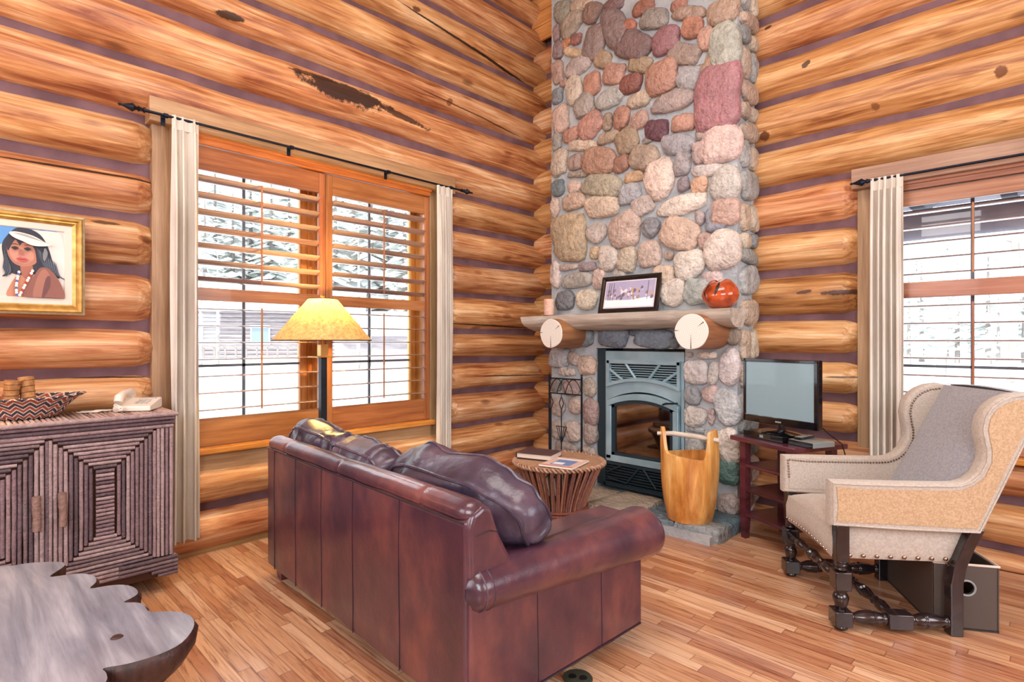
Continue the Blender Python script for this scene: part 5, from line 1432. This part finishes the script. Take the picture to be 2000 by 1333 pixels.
for i in range(NU):
    a = (i + 1) % NU
    for j in range(NV - 1):
        fs.append((i * NV + j, a * NV + j, a * NV + j + 1, i * NV + j + 1)); b = NU * NV
        fs.append((b + i * NV + j + 1, b + a * NV + j + 1, b + a * NV + j, b + i * NV + j))
    fs.append((i * NV + NV - 1, a * NV + NV - 1, NU * NV + a * NV + NV - 1, NU * NV + i * NV + NV - 1))
fs.append(tuple(i * NV for i in range(NU))); fs.append(tuple(NU * NV + i * NV for i in range(NU)))
mb.add(vs, fs); obj('hollow_body', mb, 'bucket_wood', bu, angle=60)
p0 = Vector(bfn2(214 / 360, .62)); p1 = Vector(bfn2(-8 / 360, .60)); dd = (p1 - p0)
mb = MB(); mb.tube([p0 - dd * .06 + Vector((0, 0, .0)), p0.lerp(p1, .25) + Vector((0, 0, .012)), p0.lerp(p1, .6) + Vector((0, 0, .008)), p1 + dd * .07], [.014, .018, .019, .016], 12); hb = obj('bar_handle', mb, 'mantel_wood', bu)

# ------------------------------------------------------------------ coffee table slab at the lower left
CT = [(.60, -4.62), (.66, -4.50), (.776, -4.40), (.812, -4.302), (.887, -4.213), (.94, -4.198), (.985, -4.215), (1.055, -4.262), (1.08, -4.225), (1.101, -4.178), (1.145, -4.145), (1.20, -4.130), (1.262, -4.138), (1.315, -4.165), (1.335, -4.11), (1.37, -4.065), (1.434, -4.040), (1.50, -4.043), (1.530, -4.07), (1.55, -4.098), (1.585, -4.066), (1.63, -4.050), (1.70, -4.050), (1.745, -4.005), (1.80, -3.965),
      (1.872, -3.955), (1.945, -3.975), (2.02, -4.03), (2.045, -4.10), (2.035, -4.18), (2.011, -4.235), (2.045, -4.235), (2.10, -4.245), (2.16, -4.30), (2.20, -4.40), (2.18, -4.52), (2.10, -4.62), (2.02, -4.72), (1.9, -4.80), (1.75, -4.86), (1.5, -4.92), (1.2, -4.95), (.9, -4.90), (.7, -4.78)]
cx0 = (1.4, -4.45)
ct = thing('coffee_table', 'live-edge grey wooden slab coffee table with a scalloped rim at the lower left', 'coffee table', (cx0[0], cx0[1], 0))
def smooth_poly(p, k=3):
    n = len(p); out = []
    for i in range(n):
        p0, p1, p2, p3 = (Vector(p[(i + q) % n]) for q in (-1, 0, 1, 2))
        for j in range(k):
            t = j / k; out.append(tuple(.5 * ((2 * p1) + (p2 - p0) * t + (2 * p0 - 5 * p1 + 4 * p2 - p3) * t * t + (3 * p1 - p0 - 3 * p2 + p3) * t ** 3)))
    return out
P3 = [(x - cx0[0], y - cx0[1]) for x, y in smooth_poly(CT)]
n = len(P3); mb = MB()
rings = [(P3, .420), (P3, .414)]
topo = [(x, y, .42) for x, y in P3]
mb.add(topo + [(x, y, .405) for x, y in P3], [tuple(range(n))])
obj('slab_top', mb, 'slab_wood', ct, smooth=False)
mb = MB(); vs = []
lev = [(.4195, 0.0), (.405, -.012), (.37, -.006), (.33, .02), (.30, .05), (.29, .085)]
for zz, ins in lev:
    for k, (x, y) in enumerate(P3):
        L_ = math.hypot(x, y); d = ins + .010 * noise.noise(Vector((k * .8, zz * 22, 3)))* (zz < .41)
        vs.append((x - x / L_ * d, y - y / L_ * d, zz))
fs = [(a * n + k, a * n + (k + 1) % n, (a + 1) * n + (k + 1) % n, (a + 1) * n + k) for a in range(len(lev) - 1) for k in range(n)]
fs.append(tuple((len(lev) - 1) * n + k for k in range(n))); mb.add(vs, fs)
be = obj('bark_edge', mb, 'slab_bark', ct, angle=60); lab(be, 'dark polished bark edge')
mb = MB(); mb.lathe([(.0, .004), (.014, .004), (.017, .0), (.02, -.001)], (1.83 - cx0[0], -4.17 - cx0[1], .4205), 14, caps=False); obj('knot', mb, 'slab_bark', ct)
for x, y in ((-.45, -.1), (.45, -.1), (0, -.3)):
    mb = MB(); mb.tube([(x, y, 0), (x, y, .30)], [.07, .09], 10); obj('leg', mb, 'slab_bark', ct)

# ------------------------------------------------------------------ floor outlet
fo_ = thing('floor_outlet', 'round brass floor outlet plate with two sockets beside the sofa', 'outlet', (2.63, -2.73, 0.0), 30)
obj('plate', MB().lathe([(0, 0), (.062, 0), (.060, .004), (0, .0045)], n=32), 'outlet_brass', fo_)
for x in (-.022, .022):
    mb = MB(); mb.lathe([(0, .0045), (.017, .0045), (.0165, .007), (0, .0072)], (x, 0, 0), 20); sk = obj('socket', mb, 'black_rubber', fo_)
# ------------------------------------------------------------------ twig cabinet against the left wall
CFX, CFY, CTZ = .475, -3.665, 1.003
tc_ = thing('twig_cabinet', 'low cabinet faced with mitred dark twigs, against the left wall under the painting', 'cabinet', (0, 0, 0))
qr = random.Random(21); CL = -5.0
def tw(mb, p, q, r=.0095, pal=('6c585e', '80686e', '927a7c', '5a484e', 'a08a8a', '7a6668')):
    mb.tint = qr.choice(pal); p, q = Vector(p), Vector(q)
    m = 5; mb.tube([p.lerp(q, k / m) + Vector((0, qr.uniform(-.0008, .0008), qr.uniform(-.0008, .0008))) for k in range(m + 1)], [r * qr.uniform(.9, 1.08) for _ in range(m + 1)], 7)
obj('body', MB().box(.10, CL, .08, CFX - .02, CFY - .02, CTZ - .02), 'scroll_cord', tc_, smooth=False)
S = .0205
# top twigs run front to back
mb = MB(); y = CFY + .006
while y > CL:
    tw(mb, (.10, y, CTZ - .010), (CFX + .012, y, CTZ - .010), .0105, ('b0948a', 'c4a498', 'a4887f', 'ccb0a4', '94786f')); y -= .0215
tp = obj('top', mb, 'twig_bark', tc_, angle=70); tp['kind'] = 'stuff'
mb = MB()
for k, zz in enumerate((CTZ - .012, CTZ - .036, CTZ - .058, CTZ - .079)): tw(mb, (CFX + (.022 if k == 0 else .004), CFY + .02 - .006 * k, zz), (CFX + (.022 if k == 0 else .004), CL, zz), .0125 if k == 0 else .0105)
fz = obj('frieze', mb, 'twig_bark', tc_, angle=70)
# the stile right of the doors and the right side
mb = MB()
for k in range(4): tw(mb, (CFX, CFY - .008 - k * S, .20), (CFX, CFY - .008 - k * S, CTZ - .09))
obj('corner_stile', mb, 'twig_bark', tc_, angle=70)
mb = MB(); x = CFX - .01
while x > .11: tw(mb, (x, CFY, .10), (x, CFY, CTZ - .03)); x -= S
obj('side_panel', mb, 'twig_bark', tc_, angle=70)
mb = MB()
for k in range(5): zz = .185 - k * .022; tw(mb, (CFX + .014, CFY + .022, zz), (CFX + .014, -3.92 + .16 * min(1, k / 3.0) * 0 - .0 if k < 3 else -3.86 + .03 * k, zz), .0105); tw(mb, (CFX + .012, CFY + .012, zz), (.10, CFY + .012, zz), .0105)
for k in range(3): zz = .185 - k * .022; tw(mb, (CFX + .004, -3.9, zz), (CFX + .004, CL, zz), .0105)
obj('plinth', mb, 'twig_bark', tc_, angle=70)
def door(y1, y0, handle_y, name='door'):
    """y1 right edge, y0 left edge; concentric mitred rectangles of twigs"""
    mb = MB(); zt, zb_ = CTZ - .095, .20
    cy = (y0 + y1) / 2; cz = (zt + zb_) / 2; hw = (y1 - y0) / 2 - .006; hh = (zt - zb_) / 2 - .004
    k = 0
    while hw > .05:
        a, b = hw, hh
        tw(mb, (CFX, cy - a + .010, cz + b), (CFX, cy + a - .010, cz + b)); tw(mb, (CFX, cy - a + .010, cz - b), (CFX, cy + a - .010, cz - b))
        tw(mb, (CFX, cy - a, cz - b + .0), (CFX, cy - a, cz + b)); tw(mb, (CFX, cy + a, cz - b), (CFX, cy + a, cz + b))
        hw -= S; hh -= S; k += 1
    z = cz - hh
    while z < cz + hh: tw(mb, (CFX, cy - hw, z), (CFX, cy + hw, z)); z += S
    d = obj(name, mb, 'twig_bark', tc_, angle=70); d['kind'] = 'part' if False else 'thing'
    del d['kind']
    hb_ = MB(); hb_.tint = '8a6c62'
    hb_.tube([(CFX + .030, handle_y + .002 * math.sin(j), .475 + .0335 * j) for j in range(6)], [.017, .0175, .0165, .018, .017, .0175], 12)
    obj('handle', hb_, 'twig_bark', d, angle=60)
    return d
DRW = .46
door(CFY - .008 - 4 * S + .008, CFY - .008 - 4 * S + .008 - DRW, CFY - .075 - DRW + .045)
door(CFY - .075 - DRW - .006, CFY - .075 - 2 * DRW - .006, CFY - .075 - DRW - .055)
# ------------------------------------------------------------------ things on the cabinet
TZ = CTZ + .0015
ph_ = thing('telephone', 'cream desk telephone with corded handset on the twig cabinet beside the curtain', 'telephone', (.25, -3.79, TZ), 60)
mb = MB()
mb.prism([(-.10, 0), (-.10, .028), (.09, .062), (.10, .055), (.10, 0)], -.085, .10, 'yz')
mb.v = [(x, y, z) for x, y, z in mb.v]
obj('base', mb, 'phone_plastic', ph_, bevel=.008, seg=3, smooth=False)
mb = MB()
for i in range(4):
    for j in range(3):
        y = -.055 + i * .024; zz = .028 + (y + .10) * .179 + .001
        mb.box(.005 + j * .024, y, zz, .021 + j * .024, y + .015, zz + .004)
kk = obj('keypad', mb, 'phone_gray', ph_, smooth=False)
obj('display', MB().box(.0, .05, .052, .08, .075, .062), 'phone_gray', ph_, smooth=False)
mb = MB(); mb.tube([(-.058, -.10, .052), (-.058, -.085, .078), (-.058, -.04, .092), (-.058, .03, .098), (-.058, .08, .095), (-.058, .10, .072)], [.022, .024, .019, .018, .024, .022], 12)
obj('handset', mb, 'phone_plastic', ph_)
mb = MB(); pts = []
for k in range(90):
    t = k / 89; a = t * 2 * math.pi * 13
    ctr = Vector((-.07 + .05 * math.sin(3.1 * t), -.11 - .055 * math.sin(math.pi * t), .028 * (1 - t) + .010))
    pts.append(ctr + Vector((.008 * math.cos(a), 0, .008 * math.sin(a))))
mb.tube(pts, .0028, 5); obj('coiled_cord', mb, 'phone_plastic', ph_)
pa = thing('note_cards', 'two flat white cards lying on the cabinet between basket and telephone', 'paper', (.205, -4.0, TZ + .001), 62)
obj('card', MB().box(-.05, -.035, 0, .05, .035, .003), 'paper', pa, smooth=False); obj('card', MB().box(.01, -.01, .003, .10, .05, .006), 'paper', pa, smooth=False)
# coiled basket with zigzag pattern
def basket_mat():
    m = bpy.data.materials.new('coil_basket'); t = NT(m); setp(t.b, rough=.75)
    tc = t.n('ShaderNodeTexCoord'); sp = t.n('ShaderNodeSeparateXYZ'); t.l(tc.outputs['Object'], sp.inputs[0])
    def M(op, a, b=None):
        n = t.n('ShaderNodeMath', operation=op)
        for i, x in enumerate((a, b)):
            if x is None: continue
            if isinstance(x, (int, float)): n.inputs[i].default_value = x
            else: t.l(x, n.inputs[i])
        return n.outputs[0]
    ang = M('DIVIDE', M('ARCTAN2', sp.outputs['Y'], sp.outputs['X']), 6.28318)
    zig = M('PINGPONG', M('MULTIPLY', ang, 17.0), 0.5)
    h = M('ADD', M('MULTIPLY', sp.outputs['Z'], 26.0), M('MULTIPLY', zig, 1.1))
    band = M('FRACT', h)
    r = ramp(t, [(0, '3a3440'), (.34, '3a3440'), (.35, 'd8cabc'), (.5, 'd8cabc'), (.51, 'a04c3c'), (.84, 'a04c3c'), (.85, 'd8cabc')], 'CONSTANT'); t.l(band, r.inputs['Fac'])
    st_ = M('FRACT', M('ADD', M('MULTIPLY', ang, 150.0), M('MULTIPLY', M('FLOOR', M('MULTIPLY', sp.outputs['Z'], 110.0)), .5)))
    rs = ramp(t, [(0, '4c4c4c'), (.45, 'ffffff')]); t.l(st_, rs.inputs['Fac'])
    mx = t.n('ShaderNodeMix', data_type='RGBA', blend_type='MULTIPLY'); mx.inputs['Factor'].default_value = .7
    t.l(r.outputs['Color'], mx.inputs['A']); t.l(rs.outputs['Color'], mx.inputs['B']); t.l(mx.outputs['Result'], t.b.inputs['Base Color'])
    MATS['coil_basket'] = m
basket_mat()
bs = thing('coiled_basket', 'shallow coiled basket with red and black zigzags on the twig cabinet', 'basket', (.25, -4.27, TZ))
def bas(u, v, inner):
    th = 2 * math.pi * u; prof = [(.02, .0), (.11, .0), (.135, .02), (.155, .055), (.185, .088), (.215, .105)]
    i = v * 5; k = min(int(i), 4); t = i - k; r = prof[k][0] * (1 - t) + prof[k + 1][0] * t; z = prof[k][1] * (1 - t) + prof[k + 1][1] * t
    coil = .0022 * abs(math.sin(v * math.pi * 13)); ex = 1 + .10 * max(0, math.cos(th - R(75))) ** 3 * v
    z += .012 * max(0, math.cos(th - R(75))) ** 4 * v
    r = (r + coil) * ex - (.008 if inner else 0)
    return (r * .85 * math.cos(th), r * 1.05 * math.sin(th), z + (.006 if inner else 0))
mb = MB(); mb.grid(lambda u, v: bas(u, v, 0), 72, 60, cu=True); mb.grid(lambda u, v: bas(u, v, 1), 72, 60, cu=True)
rm_ = [bas(k / 72, 1, 0) for k in range(72)] + [bas(k / 72, 1, 1) for k in range(72)]; mb.add(rm_, [(k, (k + 1) % 72, 72 + (k + 1) % 72, 72 + k) for k in range(72)])
obj('bowl', mb, 'coil_basket', bs, angle=85)
rolls = ((.02, .010, .20, -8, 4, 'rightmost birch bark roll standing in the coiled basket'), (.02, -.075, .185, 4, -6, 'middle birch bark roll leaning in the coiled basket'), (.02, -.155, .185, 5, 14, 'leftmost birch bark roll lying across the coiled basket'))
for k, (x, y, h, ry, rx_, lb) in enumerate(rolls):
    ro = thing('bark_roll', lb, 'bark roll', (.25 + x, -4.27 + y, TZ + .012), 0, 'bark rolls in the basket')
    ro.rotation_euler = (R(rx_), R(ry), 0)
    mb = MB(); sp_ = []
    mb.lathe([(.030, 0), (.0315, h * .3), (.031, h * .7), (.033, h), (.026, h), (.025, h - .03), (0.0, h - .03)], n=20); obj('bark', mb, 'roll_bark', ro)
    mb = MB()
    for zz in (.45, .6, .75, .9): mb.tube([(.0325 * math.cos(6.2832 * j / 20), .0325 * math.sin(6.2832 * j / 20), h * zz + .003 * math.sin(6.2832 * j / 20)) for j in range(20)], .0013, 5, closed=True)
    obj('tie', mb, 'scroll_cord', ro)

# ------------------------------------------------------------------ framed portrait on the left wall (local x right, y up the picture, z out)
PWW, PHH = .66, .55
pt = thing('framed_portrait', 'gold-framed painting of a long-haired child with a feather headband, on the log wall', 'painting', (.105, -4.012 - PWW / 2, 1.545))
def fy(x): return x        # local frame built directly in wall axes: (out, along, up)
def ring2(w, h, prof, m, nm, parent):
    mb = MB(); vs = []
    for ins, o in prof:
        for sy, sz in ((-1, 0), (1, 0), (1, 1), (-1, 1)): vs.append((o, sy * (w / 2 - ins), ins if sz == 0 else h - ins))
    n = len(prof)
    mb.add(vs, [(i * 4 + k, i * 4 + (k + 1) % 4, ((i + 1) % n) * 4 + (k + 1) % 4, ((i + 1) % n) * 4 + k) for i in range(n) for k in range(4)])
    return obj(nm, mb, m, parent, smooth=False)
f1 = ring2(PWW, PHH, [(0, -.01), (0, .018), (.012, .024), (.012, -.01)], 'gold_dull', 'outer_frame', pt)
f2 = ring2(PWW, PHH, [(.011, -.01), (.011, .024), (.017, .032), (.028, .030), (.034, .022), (.042, .024), (.050, .016), (.056, .012), (.056, -.01)], 'gold_frame', 'gilt_frame', pt)
ring2(PWW, PHH, [(.055, -.01), (.055, .010), (.088, .008), (.091, .004), (.091, -.01)], 'mat_board', 'mat', pt)
# the painted surface; shapes in picture units, x 0..1 from its right edge to the left, y 0..1 upwards
ca = MB(); cw, chh = PWW - .18, PHH - .18; yR = PWW / 2 - .09; zB = .09
PX = 1 / 118.0
def cp(px, py):   # survey pixels of the picture: right edge of canvas at x=121, bottom y=587, top y=452
    return (yR - (121 - px) / 121.0 * .264, zB + (587 - py) / 135.0 * (chh + .004))
lay = [0.002]
def shape(c, pts, sm=True, step=.00035):
    lay[0] += step; q = [cp(*p) for p in pts]
    if sm: q = smooth_poly(q, 4)
    ca.tint = c; ca.add([(lay[0], max(-cw / 2, min(yR, a)), max(zB, min(zB + chh, b))) for a, b in q], [tuple(range(len(q)))])
ca.tint = 'd8cfc8'; ca.add([(.002, -cw / 2, zB), (.002, yR, zB), (.002, yR, zB + chh), (.002, -cw / 2, zB + chh)], [(0, 1, 2, 3)])
shape('5c98d8', [(-50, 452), (97, 452), (92, 458), (60, 455), (20, 470), (0, 490), (-50, 500)])
shape('e4ddd8', [(60, 470), (95, 455), (118, 470), (119, 560), (80, 560)])
shape('2c3040', [(14, 470), (30, 455), (52, 454), (72, 462), (84, 476), (92, 494), (100, 520), (112, 545), (106, 545), (90, 528), (70, 540), (40, 545), (14, 538), (6, 510), (4, 488)])
shape('384050', [(14, 520), (22, 540), (12, 548), (4, 549), (12, 540)])
shape('c08468', [(14, 587), (18, 566), (30, 548), (44, 545), (56, 548), (62, 560), (60, 587)])
shape('a46858', [(38, 520), (58, 522), (60, 545), (50, 552), (40, 545)])
shape('b87c64', [(13, 484), (30, 478), (60, 482), (70, 500), (66, 520), (48, 528), (34, 527), (22, 520), (14, 505)])
shape('c8907c', [(18, 495), (40, 492), (58, 498), (62, 512), (48, 523), (34, 522), (22, 514)])
shape('2c2c3c', [(12, 484), (20, 470), (40, 466), (66, 474), (73, 492), (74, 515), (68, 526), (66, 505), (60, 488), (42, 482), (36, 488), (28, 478), (20, 490), (14, 500)])
for k in range(22):   # loose strands of hair
    x = 70 + k * 1.7; shape(['4c5868', '24283a', '64707c'][k % 3], [(x - 2, 490 + k * 1.2), (x + 6, 508 + k * 1.6), (x + 12 + k * .3, 530 + k * .9), (x + 14 + k * .4, 534 + k * .9), (x + 4, 512 + k * 1.4)])
for k in range(9):
    x = 8 + k * 1.1; shape(['4c5868', '24283a'][k % 2], [(x, 500 + k * 3), (x + 3, 515 + k * 3), (x - 3 - k * .4, 535 + k * 2), (x - 1, 516 + k * 3)])
for ex in (27, 50):
    shape('3a2a2c', [(ex - 7, 494), (ex, 491), (ex + 7, 494), (ex, 498)]); shape('201c24', [(ex - 3, 494), (ex, 492), (ex + 3, 494), (ex, 497)]); shape('3c2c30', [(ex - 8, 488), (ex, 485.5), (ex + 8, 488), (ex, 487)])
shape('a86458', [(34, 500), (38, 507), (43, 507), (41, 500), (38, 495)]); shape('c05450', [(29, 514), (36, 511.5), (40, 512.5), (44, 511.5), (51, 515), (44, 519), (36, 519)])
shape('7c3434', [(30, 515), (40, 514.5), (50, 515.3), (40, 516)])
shape('8a5a50', [(45, 587), (52, 560), (62, 545), (72, 530), (86, 528), (100, 538), (112, 556), (120, 575), (121, 587)])
shape('a47060', [(60, 587), (64, 560), (74, 536), (84, 532), (92, 545), (86, 560), (78, 587)])
shape('6c4444', [(84, 550), (92, 545), (92, 565), (80, 587), (76, 587)])
shape('e4e0dc', [(16, 466), (30, 463), (60, 468), (82, 478), (95, 482), (84, 486), (60, 487), (40, 480), (24, 474)])
shape('a8a8a0', [(24, 466), (48, 467), (78, 477), (93, 481), (60, 474)]); shape('7c8488', [(82, 490), (88, 500), (82, 515), (78, 508)])
for k in range(11):
    t = k / 10; x = 34 - 5 * math.sin(t * 2.2); y = 540 + 44 * t; s = 3.0
    shape(['e8e4dc', '5068a8', 'e8e4dc'][k % 3], [(x - s, y), (x, y - s), (x + s, y), (x, y + s)])
    x = 59 - 24 * t; y = 536 + 48 * t
    shape(['e8e4dc', 'e8e4dc', 'a83c3c'][k % 3], [(x - s, y), (x, y - s), (x + s, y), (x, y + s)])
obj('canvas', ca, 'print', pt, smooth=False)

# ------------------------------------------------------------------ outdoors: snow, a log house, porch, trees
gz = -.35
mb = MB(); mb.grid(lambda u, v: (-120 + 240 * u, -60 + 220 * v, gz + .25 * noise.noise(Vector((u * 30, v * 30, 1))) - .0), 90, 90)
o_ = MB(); o_.v = mb.v; keep = []
for f_ in mb.f:
    c = [sum(mb.v[i][q] for i in f_) / 4 for q in range(2)]
    keep.append(f_)
mb.v = [(x, y, z if (x < -1.5 or y > 1.5) else -.6) for x, y, z in mb.v]
sn = obj('snow_ground', mb, 'snow'); tag(sn, 'deep white snow covering the ground outside', 'snow', kind='stuff')
def snowbank(px, py, r, h, lb):
    m_ = MB(); m_.grid(lambda u, v: (r * math.cos(6.2832 * u) * v * (1 + .2 * math.sin(12 * u)), r * .6 * math.sin(6.2832 * u) * v, h * (1 - v ** 2) - .15), 36, 8, cu=True)
    o = obj('snow_bank', m_, 'snow', loc=(px, py, gz)); tag(o, lb, 'snow bank')
lh = thing('log_house', 'log house with a snowy roof beyond the left window', 'house', (-54.5, 13.0, gz), 57.5)
mb = MB()
for k in range(12): mb.tube([(-12, 0, .22 + k * .4), (14, 0, .22 + k * .4)], .22, 8)
obj('log_wall', mb, 'cabin_wall', lh)
obj('core', MB().box(-12, .0, 0, 14, 9, 4.9), 'cabin_wall', lh, smooth=False)
obj('roof', MB().prism([(-1.6, 4.6), (-1.7, 5.0), (4.5, 8.2), (10.6, 5.0), (10.5, 4.6), (4.5, 7.8)], -13, 15, 'yz'), 'snow', lh, smooth=False)
for x in (-7, -1, 5, 10):
    w_ = obj('window', MB().box(x - .9, -.32, 1.4, x + .9, -.2, 3.3), 'white_vinyl', lh, smooth=False); obj('pane', MB().box(x - .75, -.34, 1.55, x + .75, -.31, 3.15), 'cabin_glass', w_, smooth=False)
mb = MB()
for k in range(26): mb.box(-11 + k * .9, -3.2, .2, -10.85 + k * .9, -3.1, 1.2)
mb.box(-11.5, -3.25, 1.15, 12, -3.05, 1.3); obj('porch_rail', mb, 'bark_dark', lh, smooth=False)
sh2 = thing('log_shed', 'small log shed with a snowy roof behind the floor lamp shade', 'house', (-31.5, 17.0, gz), 50)
obj('wall', MB().box(-2.5, 0, 0, 3, 4, 2.3), 'cabin_wall', sh2, smooth=False); obj('roof', MB().prism([(-.8, 2.1), (-.8, 2.35), (2, 4.0), (4.8, 2.35), (4.8, 2.1), (2, 3.75)], -3, 3.4, 'yz'), 'snow', sh2, smooth=False)
tg = random.Random(77)
def conifer(x, y, h, lb, grp, dens=1.0):
    t_ = thing('conifer', lb, 'tree', (x, y, gz), tg.uniform(0, 360), grp)
    obj('trunk', MB().tube([(0, 0, 0), (0, 0, h)], [.035 * h * .6, .02], 7), 'bark_dark', t_)
    mb = MB(); n = int(h * 14 * dens)
    for k in range(n):
        z = h * (.12 + .86 * (k / n)); L_ = h * .20 * (1 - (z / h)) ** .8 * tg.uniform(.6, 1.15) + .1; a = tg.uniform(0, 6.28); w = L_ * .28
        c, s_ = math.cos(a), math.sin(a); dz = -L_ * tg.uniform(.15, .45)
        mb.add([(0, 0, z), (c * L_ * .6 - s_ * w, s_ * L_ * .6 + c * w, z + dz * .5), (c * L_, s_ * L_, z + dz), (c * L_ * .6 + s_ * w, s_ * L_ * .6 - c * w, z + dz * .5), (c * L_ * .5, s_ * L_ * .5, z + dz * .2 + w * .25)],
               [(0, 1, 4), (1, 2, 4), (2, 3, 4), (3, 0, 4)])
    obj('foliage', mb, 'washed_out_needles', t_, smooth=False)
    return t_
ORD = ('leftmost', 'second', 'third', 'fourth', 'fifth', 'sixth', 'seventh', 'eighth', 'ninth', 'tenth', 'eleventh', 'twelfth', 'thirteenth', 'fourteenth', 'fifteenth', 'sixteenth', 'seventeenth', 'eighteenth', 'nineteenth')
def nth(k): return ORD[k] + (' from the left' if k else '')
GL = 'trees beyond the left window'; GR = 'trees beyond the back window'
F_ = 1087.0
def place(px, dist):
    u = (px - 1000) / F_; a = R(44.41)
    return CX + dist * (-math.sin(a) + u * math.cos(a)), CY + dist * (math.cos(a) + u * math.sin(a))
for k, (px, d, h) in enumerate(sorted(((380, 74, 26), (420, 82, 30), (455, 76, 24), (490, 84, 31), (530, 78, 27), (565, 86, 30), (590, 72, 24), (655, 60, 22), (690, 70, 27), (725, 62, 24), (755, 66, 26), (790, 58, 21), (815, 64, 25), (350, 80, 28), (400, 66, 20), (620, 90, 30), (670, 84, 30), (740, 80, 30), (770, 50, 8)))):
    x, y = place(px, d); conifer(x, y, h, 'frosted, haze-paled conifer outside the big left window, %s in the row' % nth(k), GL, .8)
for k, (px, d, h) in enumerate(sorted(((1775, 40, 7), (1800, 46, 10), (1870, 44, 9), (1900, 48, 8), (1930, 42, 10), (2000, 45, 9), (1950, 38, 6), (1790, 60, 12), (1850, 62, 9), (1990, 60, 11)))):
    x, y = place(px, d); conifer(x, y, h, 'conifer outside the back wall window, %s in the tree line' % nth(k), GR)
for px, d, h, r, lb in ((1838, 26, 13, .20, 'bare tree trunk outside, seen at the left of the back window'), (1976, 24, 13, .17, 'bare tree trunk outside at the right edge of the picture'), (1400, 24, 9, .15, 'bare trunk')):
    if px == 1400: continue
    x, y = place(px, d); t_ = thing('bare_tree', lb, 'tree', (x, y, gz)); obj('trunk', MB().tube([(0, 0, 0), (.15, 0, h * .4), (-.1, 0, h * .75), (0, .1, h)], [r, r * .9, r * .75, r * .4], 10), 'aspen_bark', t_)
    mb = MB()
    for k in range(16):
        z = h * (.3 + .65 * k / 16); a = tg.uniform(0, 6.28); L_ = tg.uniform(.8, 2.0)
        mb.tube([(0, 0, z), (L_ * .5 * math.cos(a), L_ * .5 * math.sin(a), z + .15), (L_ * math.cos(a), L_ * math.sin(a), z + tg.uniform(-.2, .5))], [.035, .022, .008], 5)
    obj('branches', mb, 'aspen_bark', t_)
for px, d, h, lb in ((700, 34, 9, 'bare slender trunk just right of the lamp shade outside'), (722, 38, 10, 'bare slender trunk outside, right of the one beside the lamp shade'), (392, 40, 11, 'bare slender trunk outside at the left curtain edge'), (425, 38, 8, 'bare slender trunk outside in front of the log house')):
    x, y = place(px, d); t_ = thing('bare_tree', lb, 'tree', (x, y, gz)); obj('trunk', MB().tube([(0, 0, 0), (.05, 0, h * .5), (0, 0, h)], [.12, .09, .04], 8), 'aspen_bark', t_)
# porch eave beyond the back window
pc = thing('porch_eave', 'grey timber porch eave crossing the top of the back window', 'porch', (4.6, 2.6, 0))
obj('beam', MB().tube([(-3.2, .0, 2.62), (3.0, .0, 2.62)], .16, 12), 'porch_beam', pc)
obj('roof_deck', MB().box(-3.4, -2.0, 2.90, 3.2, .6, 2.97), 'porch_beam', pc, smooth=False)
mb = MB()
for k in range(9): mb.box(-3.1 + k * .72, -2.0, 2.80, -2.98 + k * .72, .55, 2.90)
obj('rafters', mb, 'porch_beam', pc, smooth=False)
x_ = 2.9
for xx in (-3.0, 2.9): obj('post', MB().tube([(xx, 0, -.4), (xx, 0, 2.5)], .13, 12), 'porch_beam', pc)
